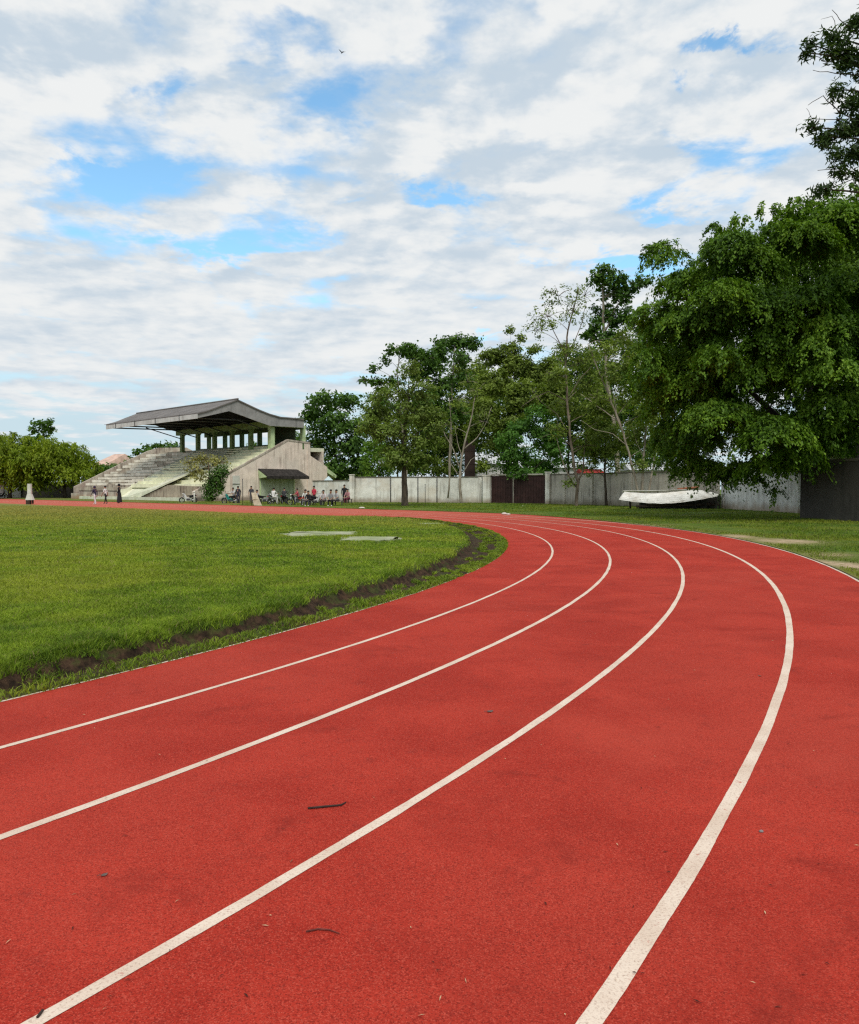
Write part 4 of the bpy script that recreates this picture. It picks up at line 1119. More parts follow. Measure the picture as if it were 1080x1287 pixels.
make_tree('leafy_tree', 'slender pale sapling with bare forked branches against the white wall', [(580.5, 633.5), (578, 610), (579, 585), (583, 562), (592, 528), (597, 500)],
          [(575, 503, 16, 15, 0, .4), (600, 492, 16, 15, 0, .4), (562, 535, 14, 16, 0, .35), (608, 530, 14, 16, 0, .35), (588, 480, 16, 12, 0, .4)], L_OLIVE, B_PALE, 78, 0.25, 0.42, 0.9, trunk_r=.16, group=G, seed=16, tuft_r=.4, per=16, twigs=8,
          extra=[([(579, 590), (570, 565), (560, 548), (552, 520)], .07), ([(581, 575), (575, 555), (572, 535)], .05), ([(583, 565), (600, 550), (612, 530), (618, 512)], .07), ([(580, 598), (592, 578), (606, 568)], .05), ([(579, 600), (566, 582), (556, 575)], .05), ([(563, 626, 1), (566, 590, 1), (568, 545, 1), (565, 500, 1)], .09)])
make_tree('leafy_tree', 'wide olive crowned tree rising behind the brown gate', [(648, 632), (648, 580), (642, 530), (638, 480)],
          [(618, 448, 18, 12), (640, 440, 14, 9), (648, 458, 22, 16), (668, 470, 22, 16), (622, 482, 24, 18), (660, 500, 28, 22), (692, 462, 18, 14), (610, 518, 18, 18), (640, 532, 26, 18), (698, 500, 24, 24), (598, 540, 12, 18), (625, 560, 20, 16, 0, .7), (672, 440, 9, 6), (655, 425, 6, 4), (642, 415, 6, 4), (686, 478, 18, 14)],
          L_OLIVE, B_DARK, 88, 0.32, 0.45, 1.7, trunk_r=.26, group=G, seed=17, tuft_r=.42, per=26, twigs=10)
make_tree('leafy_tree', 'low mid green tree with dense crown hanging over the top of the brown gate', [(664, 634, 2), (664, 605, 1), (662, 575)],
          [(680, 520, 20, 10), (660, 538, 26, 14), (640, 553, 20, 13), (688, 548, 20, 16), (650, 573, 28, 13), (682, 585, 24, 13), (660, 594, 22, 10, -2.5), (640, 590, 12, 9), (700, 570, 12, 14), (690, 600, 10, 5, -2.5)], L_MID, B_DARK, 79.5, 0.30, 0.5, 1.25, trunk_r=.2, group=G, seed=18, tuft_r=.45, per=26)
make_tree('leafy_tree', 'tall thin tree with pale nearly bare top and brown forked trunk beside the gate', [(724.5, 637), (725, 622), (727, 606), (722, 590), (718, 558), (713, 505), (711, 450), (714, 415), (722, 385), (728, 362)],
          [(702, 372, 22, 14, 0, .22), (690, 398, 24, 14, 0, .25), (722, 392, 24, 18, 0, .22), (676, 415, 20, 10, 0, .25), (735, 372, 14, 16, 0, .18), (712, 440, 18, 12, 0, .8), (735, 455, 20, 13), (700, 472, 20, 14), (738, 485, 24, 18), (716, 512, 26, 16), (745, 520, 18, 16), (700, 540, 14, 12, 0, .6), (715, 607, 8, 6, -.3, .8), (735, 560, 18, 14, 0, .5)],
          L_OLIVE, bark('bark_grey_brown', (0.085, 0.066, 0.048), (0.24, 0.195, 0.15)), 65.5, 0.23, 0.42, 1.5, trunk_r=.15, group=G, seed=19, tuft_r=.38, per=19, twigs=12,
          extra=[([(716, 545), (700, 520), (680, 505), (668, 488)], .04), ([(714, 500), (728, 478), (742, 462), (752, 440)], .04), ([(719, 570), (742, 555), (764, 548), (782, 556)], .04), ([(711, 460), (696, 445), (684, 440)], .03), ([(718, 560), (704, 548), (690, 546), (676, 552)], .035), ([(727, 606), (733, 590), (735, 565), (738, 540)], .09), ([(724, 612), (714, 596), (706, 575), (700, 550)], .07), ([(718, 558), (735, 540), (760, 525), (778, 530)], .05), ([(714, 505), (690, 492), (672, 500), (655, 512)], .05), ([(711, 450), (724, 425), (733, 400), (738, 378)], .05), ([(712, 450), (698, 420), (688, 398), (684, 380)], .045)])
make_tree('leafy_tree', 'thin dark straight trunked tree between the gate tree and the fallen shed', [(762.5, 637.5), (761, 610), (760, 570), (762, 520)],
          [(758, 540, 26, 18), (748, 568, 20, 15), (776, 560, 20, 16), (762, 510, 22, 16), (790, 548, 14, 14), (742, 588, 12, 9, 0, .6), (772, 585, 14, 9, 0, .6)], L_OLIVE, B_DARK, 66.5, 0.26, 0.45, 1.2, trunk_r=.13, group=G, seed=20, tuft_r=.4, per=22)
make_tree('leafy_tree', 'tree with three pale diverging stems behind the fallen white shed', [(806, 637), (800, 610), (792, 575), (784, 545), (768, 505), (748, 455), (739, 432)],
          [(770, 470, 22, 18, 0, .6), (750, 500, 18, 16, 0, .5), (800, 495, 24, 20), (760, 440, 20, 14, 0, .55), (800, 545, 18, 18), (822, 560, 12, 18), (785, 425, 18, 14, 0, .6), (815, 520, 14, 18), (795, 455, 18, 16, 0, .7), (808, 585, 14, 9, 0, .6)],
          L_OLIVE, B_PALE, 60.5, 0.23, 0.42, 1.7, trunk_r=.12, group=G, seed=21, tuft_r=.38, per=19, twigs=7,
          extra=[([(808, 637), (807.5, 605), (809, 575), (813, 535), (812, 495)], .13), ([(811, 637), (818, 605), (822, 580), (824, 550)], .10), ([(784, 545), (775, 520), (772, 495)], .06), ([(768, 505), (790, 490), (805, 478)], .05), ([(778, 530), (750, 510), (730, 495)], .05), ([(788, 560), (770, 545), (748, 540), (730, 528)], .035), ([(776, 522), (790, 505), (806, 505)], .035), ([(756, 480), (764, 460), (775, 446)], .03), ([(809, 575), (800, 555), (795, 535)], .035)])
make_tree('leafy_tree', 'tallest of the wall trees, with a dark clumpy top left of the big fig', [(782, 632), (772, 540), (762, 470), (758, 400), (758, 348)],
          [(760, 343, 13, 12), (775, 352, 14, 12), (766, 368, 14, 11), (750, 352, 9, 10), (806, 352, 14, 6), (795, 362, 13, 7), (782, 372, 12, 10), (756, 392, 14, 10), (782, 398, 22, 13), (810, 408, 18, 12), (748, 412, 11, 12), (765, 425, 20, 14), (800, 440, 22, 18, 0, .8), (740, 425, 8, 8)],
          L_DARK, B_PALE, 84, 0.42, 0.5, 1.0, trunk_r=.28, group=G, seed=22, tuft_r=.5, per=22,
          extra=[([(759, 420), (775, 385), (800, 360), (812, 352)], .1)])
# darker bushy trees further back that close the gaps
for i_, (u, Y, cl, lf, lb) in enumerate((
        (590, 108, [(590, 470, 26, 20), (612, 490, 22, 18), (585, 520, 24, 20), (572, 555, 22, 18), (600, 585, 16, 10, 0, .7), (560, 585, 20, 12, 0, .8)], L_OLIVE, 'olive tree between the flat topped tree and the gate, behind the wall'),
        (545, 112, [(545, 560, 30, 20), (530, 588, 26, 12, 0, .7), (565, 588, 24, 12, 0, .7), (552, 530, 26, 22), (580, 550, 22, 20), (525, 520, 20, 18, 0, .8), (575, 510, 22, 18, 0, .8)], L_DARK, 'dark bushy tree filling the gap behind the middle of the white wall'),
        (612, 116, [(615, 585, 12, 8, 0, .4), (602, 560, 16, 14, 0, .7), (628, 540, 22, 20), (612, 510, 24, 20), (600, 480, 22, 18, 0, .8), (640, 500, 22, 22)], L_DARK, 'dark tree behind the rusty tower near the gate'),
        (715, 106, [(705, 540, 24, 20), (730, 560, 24, 16), (712, 580, 16, 8, 0, .5), (728, 520, 26, 22), (745, 548, 20, 20), (700, 500, 24, 20), (730, 480, 26, 22), (690, 560, 18, 16), (712, 455, 20, 16, 0, .8), (745, 450, 20, 18, 0, .8), (752, 500, 20, 20), (735, 588, 16, 6, 0, .5)], L_DARK, 'dark tree behind the thin forked tree right of the gate'),
        (775, 100, [(770, 520, 30, 22), (755, 480, 24, 22), (780, 465, 24, 22, 0, .9), (742, 560, 14, 14), (790, 565, 26, 16), (765, 572, 20, 12, 0, .8), (800, 520, 22, 22)], L_DARK, 'dark tree behind the thin straight trunk by the grey wall'),
        (840, 92, [(830, 545, 24, 24), (850, 560, 28, 20), (812, 575, 16, 12, 0, .8), (835, 500, 22, 24), (870, 585, 24, 8, 0, .6), (820, 470, 18, 22), (815, 430, 20, 20)], L_DARK, 'dark tree half hidden behind the left side of the big fig'),
        (500, 118, [(490, 565, 26, 16), (515, 580, 24, 14), (505, 535, 26, 18), (470, 545, 16, 16), (480, 520, 16, 14), (535, 545, 18, 16)], L_OLIVE, 'olive tree behind the bright green small tree at the white wall'),
        (408, 126, [(395, 596, 18, 10), (428, 600, 22, 8), (448, 598, 16, 10)], L_OLIVE, 'low dull tree behind the kiosk and the low white wall'))):
    make_tree('leafy_tree', lb, [(u, 630), (u, 600), (u, cl[0][1])], cl, lf, B_DARK, Y, 0.42, 0.5, 1.4, trunk_r=.2, group=G, seed=40 + i_, tuft_r=.65, per=22, twigs=3)

# far left: feathery yellow green trees, and the dark ones left of and behind the stand
GL = 'trees at the far left'
make_tree('feathery_tree', 'feathery yellow green tree with drooping sprays, leftmost at the frame edge', [(12, 628), (14, 600), (16, 575)],
          [(-14, 568, 30, 22), (18, 560, 24, 15), (12, 585, 34, 17), (-8, 598, 26, 10), (30, 578, 16, 16), (35, 600, 14, 8)], L_YEL, B_DARK, 118, 0.42, 0.4, 2.0, style='spray', trunk_r=.3, group=GL, seed=31, tuft_r=.62, per=26)
make_tree('feathery_tree', 'rounded feathery yellow green tree between the leftmost tree and the grandstand', [(82, 628), (80, 600), (76, 575)],
          [(62, 570, 24, 19), (86, 572, 22, 18), (104, 586, 17, 15), (66, 590, 28, 14), (92, 594, 20, 9), (48, 560, 14, 14), (110, 594, 8, 8), (40, 600, 16, 10)], L_YEL, B_DARK, 120, 0.42, 0.4, 2.0, style='spray', trunk_r=.3, group=GL, seed=32, tuft_r=.62, per=26)
make_tree('leafy_tree', 'dark leaved tree poking up behind the feathery trees at far left', [(54, 626), (55, 580), (55, 545)],
          [(53, 532, 12, 6), (43, 541, 6, 5), (64, 541, 5, 5), (57, 543, 8, 5), (48, 552, 8, 6)], L_DARK, B_BROWN, 140, 0.7, 0.6, 1.0, trunk_r=.25, group=GL, seed=33, tuft_r=.8, per=16)
make_tree('leafy_tree', 'dark round leaved tree showing above the left parapet of the grandstand', [(184, 626), (184, 595), (186, 572)],
          [(166, 582, 8, 7), (178, 572, 10, 7), (190, 564, 12, 6), (205, 562, 12, 6), (218, 562, 9, 5), (172, 592, 12, 8), (195, 577, 12, 8)], L_DARK, B_BROWN, 142, 0.7, 0.65, 1.0, trunk_r=.25, group=GL, seed=34, tuft_r=.8, per=16)
make_tree('leafy_tree', 'low dark hedge like tree left of the grandstand parapet', [(140, 626), (140, 605), (141, 596)],
          [(128, 592, 12, 7), (146, 590, 14, 6), (160, 587, 10, 6), (136, 602, 16, 8), (118, 604, 10, 7)], L_DARK, B_BROWN, 136, 0.5, 0.6, 1.1, trunk_r=.2, group=GL, seed=35, tuft_r=.7, per=18)
make_tree('leafy_tree', 'pale green tree seen through the open rear of the grandstand', [(365, 624), (365, 580), (364, 558)],
          [(356, 551, 12, 6), (372, 549, 12, 6), (365, 560, 16, 8), (318, 562, 10, 5)], L_BRIGHT, B_BROWN, 125, 0.45, 0.5, 0.9, trunk_r=.2, group=GL, seed=36, tuft_r=.6, per=18)

# shrubby tree growing in front of the stand
SH = make_tree('straggly_tree', 'straggly small tree with yellowing top and dark ivy clad foot before the grandstand', [(266, 630.5), (266, 615), (264, 600), (262, 580)],
          [(246, 592, 16, 9, 0, .5), (262, 577, 18, 9, 0, .5), (248, 578, 10, 7, 0, .4), (276, 582, 12, 8, 0, .45), (240, 583, 8, 6, 0, .4), (252, 602, 12, 8, 0, .4)], L_DRY, B_BROWN, 88.8, 0.27, 0.5, 1.25, trunk_r=.2, seed=37, tuft_r=.42, per=14, twigs=9)
def ivy():
    rng = np.random.default_rng(77); Ps, Ns, Ts = [], [], []
    for u, v, ru, rv in ((272, 600, 10, 11), (265, 614, 9, 10), (264, 625, 7, 6), (280, 592, 8, 7), (277, 612, 4, 9)):
        c = np.array(at(u, v, 88.6)) - np.array(SH.location); k = 88.6 / FPX
        n = int(ru * rv * 8); d = unit(rng.normal(0, 1, (n, 3))) * (rng.random(n) ** .6 * 1.35)[:, None] * np.array([ru * k, ru * k * .8, rv * k]) + .18 * np.sin(np.arange(n) * 12.9)[:, None]
        Ps.append(c + d); Ns.append(unit(d) + np.array([0, 0, .5]) + rng.normal(0, .5, (n, 3))); Ts.append(rng.normal(0, 1, (n, 3)) + np.array([0, 0, -.6]))
    P = np.concatenate(Ps); n = len(P); L = .28 * rng.uniform(.7, 1.2, n)
    leaf_mesh('ivy', P, np.concatenate(Ns), np.concatenate(Ts), L, L * .55, L_DARK, SH)
ivy()

# branches of a tall tree reaching in at the upper right
make_tree('tall_tree', 'tall tree at the upper right with long narrow leaves in loose tufts above the fig', [(1205, 640), (1200, 450), (1180, 300), (1150, 180), (1120, 90), (1100, 10), (1095, -40)],
          [(1017, 66, 7, 9, 0), (1018, 55, 5, 5, 0), (1052, 48, 12, 14, 0), (1078, 32, 12, 16, 0), (1048, 70, 10, 13, 0), (1068, 72, 14, 16, 0), (1050, 113, 8, 10, 0), (1072, 125, 12, 14, 0), (1022, 160, 10, 6, 0), (1040, 172, 14, 12, 0), (1062, 160, 12, 14, 0), (1078, 160, 10, 18, 0), (1052, 195, 9, 9, 0), (1074, 195, 12, 14, 0), (1056, 218, 10, 8, 0), (1036, 238, 12, 7, 0), (1078, 222, 8, 9, 0), (1110, 80, 30, 40, 0, .7), (1115, 180, 30, 40, 0, .7), (1150, 120, 35, 60, 0, .7), (1120, 10, 35, 35, 0, .7)],
          leaf_mat('leaves_long', [(0.024, 0.046, 0.016), (0.044, 0.080, 0.025), (0.080, 0.130, 0.036)], 0.3), B_DARK, 30, 0.25, 0.26, 2.0, trunk_r=.28, seed=38, tuft_r=.26, per=22, twigs=4,
          extra=[([(1110, 60), (1085, 42), (1062, 30), (1046, 12)], .03), ([(1120, 100), (1080, 95), (1050, 92), (1022, 88)], .028), ([(1150, 180), (1090, 158), (1055, 140), (1035, 120), (1016, 132)], .03), ([(1140, 150), (1080, 150), (1040, 150), (1020, 148), (1014, 136)], .02), ([(1170, 250), (1110, 225), (1060, 212), (1028, 214)], .03), ([(1110, 60), (1040, 78), (1024, 70), (1017, 62)], .02), ([(1052, 40), (1046, 20), (1032, 24)], .014), ([(1150, 180), (1110, 210), (1060, 230), (1034, 240)], .028)])

# ------------------------------------------------------------------ people
SKIN = plain('skin', (0.30, 0.165, 0.105), .12, 5, .6)
HAIRM = plain('black_hair', (0.012, 0.010, 0.009), .3, 20, .5)
CLOTH = {}
def cloth(c):
    key = tuple(round(x, 3) for x in c)
    if key not in CLOTH: CLOTH[key] = plain('cloth', c, .18, 7, .85, .15)
    return CLOTH[key]

def person(label, loc, rz, pose='stand', shirt=(.1, .1, .1), pants=(.05, .05, .06), shoe=(.5, .5, .5), sleeves='short', scale=1.0, hood=None, group='people by the grandstand', seed=0, skirt=False):
    """one continuous skinned body; local +y is the way the person faces"""
    rnd = random.Random(seed)
    V, R, E, Lb = [], [], [], []
    def v(p, r, lab, par=None):
        V.append(Vector(p)); R.append(r); Lb.append(lab)
        if par is not None: E.append((par, len(V) - 1))
        return len(V) - 1
    seat = {'stand': 0.93, 'walk': 0.92, 'ride': 0.78, 'bench': 0.50}[pose]
    lean = {'stand': 0.02, 'walk': 0.05, 'ride': 0.10, 'bench': 0.13}[pose]
    pel = v((0, 0, seat), .125, 'pants')
    wa = v((0, lean * .4, seat + .17), .125, 'shirt', pel)
    ch = v((0, lean, seat + .38), .150, 'shirt', wa)
    nk = v((0, lean + .01, seat + .53), .060, 'skin', ch)
    h1 = v((0, lean + .035, seat + .62), .082, 'skin', nk)
    h2 = v((0, lean + .03, seat + .71), .094, 'skin', h1)
    v((0, lean + .02, seat + .79), .062, 'skin', h2)
    v((0, lean + .135, seat + .655), .016, 'skin', h1)           # nose
    for sd in (-1, 1):
        hp = v((sd * .10, 0.0, seat - .05), .098, 'pants', pel)
        if pose in ('stand', 'walk'):
            st = (0.20 * sd if pose == 'walk' else rnd.uniform(-.03, .05))
            kn = v((sd * .105, st * .5 + .03, .50), .062, 'pants', hp)
            an = v((sd * .11, st, .09), .042, 'pants', kn)
            to = v((sd * .125, st + .15, .04), .038, 'shoe', an)
        elif pose == 'ride':
            kn = v((sd * .22, .38, seat - .12), .068, 'pants', hp)
            an = v((sd * .21, .28, .16), .045, 'pants', kn)
            to = v((sd * .22, .42, .10), .040, 'shoe', an)
        else:
            kn = v((sd * .13, .42, seat - .02), .066, 'pants', hp)
            an = v((sd * .13, .40, .09), .045, 'pants', kn)
            to = v((sd * .14, .55, .045), .040, 'shoe', an)
        sh = v((sd * .185, lean, seat + .46), .062, 'shirt', ch)
        slv = 'shirt' if sleeves == 'long' else 'skin'
        if pose in ('stand', 'walk'):
            sw = -0.14 * sd if pose == 'walk' else rnd.uniform(-.03, .08)
            el = v((sd * .245, lean + sw * .4 - .02, seat + .20), .044, 'shirt', sh)
            wr = v((sd * .25, lean + sw + .06, seat - .03), .030, slv, el)
            hd = (0, .25, -1)
        elif pose == 'ride':
            el = v((sd * .26, lean + .18, seat + .24), .044, 'shirt', sh)
            wr = v((sd * .25, lean + .42, seat + .23), .030, slv, el)
            hd = (0, 1, -.15)
        else:
            el = v((sd * .24, lean + .10, seat + .20), .044, 'shirt', sh)
            wr = v((sd * .13, lean + .30, seat + .10), .030, slv, el)
            hd = (-.2 * sd, 1, -.3)
        d = Vector(hd).normalized(); w0 = V[wr]
        pa = v(w0 + d * .075, .034, 'skin', wr)
        side = Vector((0, 1, 0)) if abs(d.z) > .7 else Vector((1, 0, 0))
        for f, (o_, ln) in enumerate(((-.028, .072), (-.010, .085), (.010, .080), (.027, .062))):
            b1 = v(V[pa] + d * .035 + side * o_, .010, 'skin', pa)
            b2 = v(V[b1] + d * ln * .55 + Vector((-.012 * sd, 0, -.006)), .009, 'skin', b1)
            v(V[b2] + d * ln * .4 + Vector((-.022 * sd, 0, -.012)), .008, 'skin', b2)
        t1 = v(w0 + d * .045 + side * .036, .011, 'skin', wr)
        v(V[t1] + d * .045 + side * .018, .009, 'skin', t1)
    me = bpy.data.meshes.new('body'); me.from_pydata([tuple(p) for p in V], E, [])
    tmp = bpy.data.objects.new('body_tmp', me); COL.objects.link(tmp)
    md = tmp.modifiers.new('skin', 'SKIN'); md.use_smooth_shade = True
    if not me.skin_vertices: 
        bpy.context.view_layer.objects.active = tmp
    sk = me.skin_vertices[0].data
    for i, r in enumerate(R): sk[i].radius = (r * (1.12 if Lb[i] == 'shirt' and i in (wa, ch) else 1.0), r * (.80 if i in (pel, wa, ch) else 1.0)); sk[i].use_root = (i == 0)
    sb = tmp.modifiers.new('sub', 'SUBSURF'); sb.levels = 1; sb.render_levels = 1
    dg = bpy.context.evaluated_depsgraph_get()
    body = bpy.data.meshes.new_from_object(tmp.evaluated_get(dg))
    bpy.data.objects.remove(tmp); 
    body.materials.clear()
    names = ['skin', 'shirt', 'pants', 'shoe']
    for m in (SKIN, cloth(shirt), cloth(pants), cloth(shoe)): body.materials.append(m)
    segs = [(V[a], V[b], Lb[b] if not (Lb[b] == 'pants' and Lb[a] == 'shirt') else 'pants', R[a], R[b]) for a, b in E]
    for p in body.polygons:
        c = p.center; best = None
        for a, b, lab, ra, rb in segs:
            ab = b - a; t = max(0, min(1, (c - a).dot(ab) / max(ab.length_squared, 1e-9)))
            dd_ = (c - (a + ab * t)).length - (ra * (1 - t) + rb * t) 
            if best is None or dd_ < best[0]: best = (dd_, lab)
        p.material_index = names.index(best[1]); p.use_smooth = True
    o = bpy.data.objects.new('person', body); COL.objects.link(o)
    o.location = loc; o.rotation_euler = (0, 0, rz); o.scale = (scale,) * 3
    tag(o, label, 'person', group)
    hc = V[h2]
    m = MB()
    if hood: m.ball((hc.x, hc.y - .02, hc.z + .0), (.118, .128, .145), 12, 8)
    else:
        m.ball((hc.x, hc.y - .018, hc.z + .028), (.102, .108, .098), 12, 8)
    m.build('head_scarf' if hood else 'hair', cloth(hood) if hood else HAIRM, o)
    m = MB()
    for sd in (-1, 1): m.ball((sd * .034, V[h1].y + .083, V[h1].z + .055), (.010, .008, .008), 6, 4)
    m.build('eyes', HAIRM, o)
    m = MB(); m.ball((0, V[h1].y + .078, V[h1].z - .025), (.026, .008, .008), 6, 4); m.build('mouth', plain('lips', (.25, .08, .07), .1), o)
    if skirt:
        m = MB(); n = 14; rings = [(seat + .05, .17), (seat - .3, .22), (.25, .27), (.08, .29)]; vs = []
        for z, r in rings:
            for i in range(n): vs.append((r * math.cos(2*PI*i/n), .8 * r * math.sin(2*PI*i/n), z))
        m.add(vs, [(j*n+i, j*n+(i+1)%n, (j+1)*n+(i+1)%n, (j+1)*n+i) for j in range(3) for i in range(n)], 0, True); m.build('robe', cloth(pants), o)
    return o

# ------------------------------------------------------------------ motorcycles (forward = local +x)
M_TYRE = plain('tyre_rubber', (0.014, 0.014, 0.014), .2, 20, .8)
M_CHROME = plain('dull_metal', (0.35, 0.35, 0.36), .2, 10, .35, .5, .9)
M_LAMP = plain('lamp_glass', (0.65, 0.65, 0.62), .1, 5, .15, .6)
M_TAIL = plain('tail_red', (0.35, 0.02, 0.02), .1, 5, .3)
def motorcycle(label, loc, rz, body, body2, scale=1.0):
    R = empty('motorcycle', loc, rz, label, 'motorcycle', 'motorcycles parked by the track'); R.scale = (scale,) * 3
    lean = Matrix.Rotation(math.radians(7), 3, 'X')
    for x in (-0.63, 0.63):
        m = MB(); m.torus((x, 0, .30), (0, 1, 0), .245, .055, 22, 8); w = m.build('wheel', M_TYRE, R)
        m = MB(); m.torus((x, 0, .30), (0, 1, 0), .195, .016, 20, 6); m.tube([(x, -.06, .30), (x, .06, .30)], .05, 10)
        for k in range(6): a = k * PI / 3; m.tube([(x, 0, .30), (x + .19 * math.cos(a), 0, .30 + .19 * math.sin(a))], .010, 4)
        m.build('rim', M_CHROME, w)
    m = MB(); m.prism([(.40, -.09, .66), (.52, -.09, .98), (.34, -.09, .97), (.12, -.09, .60), (-.25, -.09, .52), (-.25, -.09, .34), (.22, -.09, .32)], (0, .18, 0)); m.build('fairing', body, R, bevel=.03)
    m = MB(); m.prism([(-.10, -.10, .70), (-.15, -.10, .52), (-.55, -.10, .60), (-.88, -.10, .80), (-.80, -.10, .84), (-.40, -.10, .76)], (0, .20, 0)); m.build('tail_panel', body2, R, bevel=.03)
    m = MB(); m.prism([(.12, -.13, .70), (.10, -.13, .78), (-.25, -.13, .80), (-.74, -.13, .90), (-.76, -.13, .83), (-.3, -.13, .70)], (0, .26, 0)); m.build('seat', cloth((.015, .015, .016)), R, bevel=.03)
    m = MB(); m.box((-.02, 0, .36), (.36, .24, .24)); m.tube([(-.2, .13, .3), (.1, .14, .3)], .06, 8); m.build('engine', M_STEEL, R, bevel=.03)
    m = MB()
    for s in (-1, 1): m.tube([(.63, .075 * s, .30), (.50, .075 * s, .80)], .024, 6)
    m.tube([(.50, 0, .75), (.44, 0, 1.02)], .03, 6); m.build('fork', M_CHROME, R)
    m = MB(); m.tube([(.34, -.34, 1.03), (.40, -.2, 1.04), (.44, 0, 1.03), (.40, .2, 1.04), (.34, .34, 1.03)], .016, 6); m.tube([(.33, -.36, 1.03), (.36, -.25, 1.035)], .024, 6); m.tube([(.33, .36, 1.03), (.36, .25, 1.035)], .024, 6); m.build('handlebar', M_STEEL, R)
    m = MB(); m.ball((.53, 0, .93), (.06, .09, .08), 12, 8); m.build('headlight', M_LAMP, R)
    for s in (-1, 1):
        m = MB(); m.tube([(.40, .22 * s, 1.04), (.37, .26 * s, 1.17)], .008, 4); m.ball((.37, .27 * s, 1.21), (.015, .055, .04), 8, 6); m.build('mirror', M_STEEL, R)
    m = MB()
    pts = [(.63 + .32 * math.cos(a), 0, .30 + .32 * math.sin(a)) for a in np.linspace(.15, 2.2, 9)]
    for a, b in zip(pts[:-1], pts[1:]): m.prism([(a[0], -.065, a[2]), (b[0], -.065, b[2]), (b[0] * 1.0, -.065, b[2] + .02), (a[0], -.065, a[2] + .02)], (0, .13, 0))
    m.build('front_fender', body, R)
    m = MB(); m.tube([(.1, .15, .28), (-.35, .17, .28), (-.80, .19, .42)], [.03, .045, .05], 8); m.build('exhaust', M_CHROME, R)
    m = MB(); m.box((-.87, 0, .79), (.05, .14, .07)); m.build('tail_light', M_TAIL, R, bevel=.01)
    m = MB(); m.tube([(-.05, -.10, .28), (-.12, -.28, 0.02)], .014, 5); m.build('kickstand', M_STEEL, R)
    return R
WH, BK, GR, RD, GY, TE = (cloth((.55, .55, .54)), cloth((.02, .02, .022)), cloth((.03, .13, .09)), cloth((.30, .03, .03)), cloth((.22, .22, .23)), cloth((.02, .20, .17)))
PF = lambda u, v: gnd(u, v)
motorcycle('white and black motorcycle parked side on before the grandstand front wall', foot(236.5, 82.5), PI + .12, WH, BK)
motorcycle('green motorcycle beside a dark dressed person left of the leaning board', foot(289.5, 76.5), PI - .25, TE, BK)
motorcycle('dark grey motorcycle parked just right of the leaning board', foot(333, 76), .15, GY, BK)
motorcycle('black motorcycle seen from behind under a dark clothed rider', foot(357, 75), 1.45, BK, BK)
motorcycle('white fronted motorcycle under the rider in white near the awning', foot(344, 73.5), 1.1, WH, GY)
motorcycle('black motorcycle parked before the pink wall under the person in rose red', foot(373, 71), PI + .35, BK, RD)
motorcycle('motorcycle with pale front wheel at the left end of the dark bench', foot(398, 69.5), -.6, WH, BK)

W_, K_, N_ = (.60, .60, .58), (.022, .022, .025), (.035, .03, .06)
GW = 'people walking along the far track'
person('walker in white trousers and navy hooded top, leftmost on the far track', foot(119.5, 74.5), 1.2, 'walk', N_, (.56, .54, .56), W_, 'long', 1.0, (.045, .03, .06), GW, 1)
person('walker in white top and black trousers, middle of three on the far track', foot(133, 77), 1.4, 'walk', W_, K_, (.1, .1, .1), 'short', 1.02, None, GW, 2)
person('walker dressed all in black, rightmost of three on the far track', foot(150, 81), 1.6, 'stand', K_, K_, K_, 'long', 1.13, (.018, .018, .02), GW, 3, True)
person('person in dark jacket standing by the green motorcycle', foot(299.5, 75.5), .6, 'stand', (.03, .03, .045), (.045, .045, .065), K_, 'long', 1.0, None, seed=4)
person('person in pale top sitting on the green motorcycle', foot(294, 76.8) + Vector((0, 0, 0)), 2.6, 'ride', (.45, .45, .45), K_, K_, 'short', 1.0, None, seed=5)
person('person with dark vest standing behind the leaning board', foot(316, 77.5), PI, 'stand', (.06, .06, .07), (.12, .11, .11), K_, 'short', 1.0, None, seed=6)
person('person in grey shirt seated just right of the leaning board', foot(325, 76), 2.2, 'bench', (.30, .28, .29), (.1, .1, .12), W_, 'short', 1.05, None, seed=7)
person('rider in white shirt and white trousers sitting on a motorcycle near the awning', foot(343.2, 73.2), -.4, 'ride', W_, (.58, .57, .55), W_, 'short', 1.0, None, seed=8)
person('rider in dark clothes sitting on the black motorcycle before the green doors', foot(357, 74.8), -.12, 'ride', (.045, .045, .05), K_, K_, 'long', 1.0, None, seed=9)
person('person in rose red top sitting on a motorcycle left of the group', foot(375, 71.2), 2.0, 'ride', (.42, .08, .10), (.3, .3, .32), K_, 'short', .95, None, seed=10)
person('person in white shirt seated between the two people in red', foot(385, 70), 2.8, 'bench', W_, (.2, .2, .22), W_, 'short', 1.08, None, seed=11)
person('person in bright red shirt standing in the middle of the group', foot(395, 71.5), 2.6, 'stand', (.52, .045, .075), K_, K_, 'short', 1.0, None, seed=12)
person('person in dark clothes with white shoes sitting in front of the red shirted one', foot(388.5, 66.5), PI - .3, 'bench', K_, (.06, .06, .07), (.62, .62, .6), 'long', 1.0, None, seed=13)
person('person in white shirt seated at the left part of the dark bench', foot(407.5, 67.5), 2.9, 'bench', (.55, .5, .5), (.1, .09, .1), K_, 'short', 1.05, None, seed=14)
person('person in black and white with white shoes seated at the middle of the bench', foot(416.5, 66.2), 3.0, 'bench', (.30, .30, .31), K_, (.62, .62, .6), 'short', 1.08, None, seed=15)
person('person in pale grey shirt seated at the right part of the dark bench', foot(424.5, 67.5), 2.5, 'bench', (.42, .42, .42), (.05, .05, .06), K_, 'short', 1.08, None, seed=16)
person('person in black standing by the low white wall', foot(433, 78.5), PI, 'stand', K_, K_, K_, 'long', 1.08, None, seed=17)
person('person in pink shirt and dark red trousers beside the tall white wall', foot(438.2, 77), 2.6, 'bench', (.42, .2, .22), (.13, .025, .045), K_, 'short', 1.12, None, seed=18)

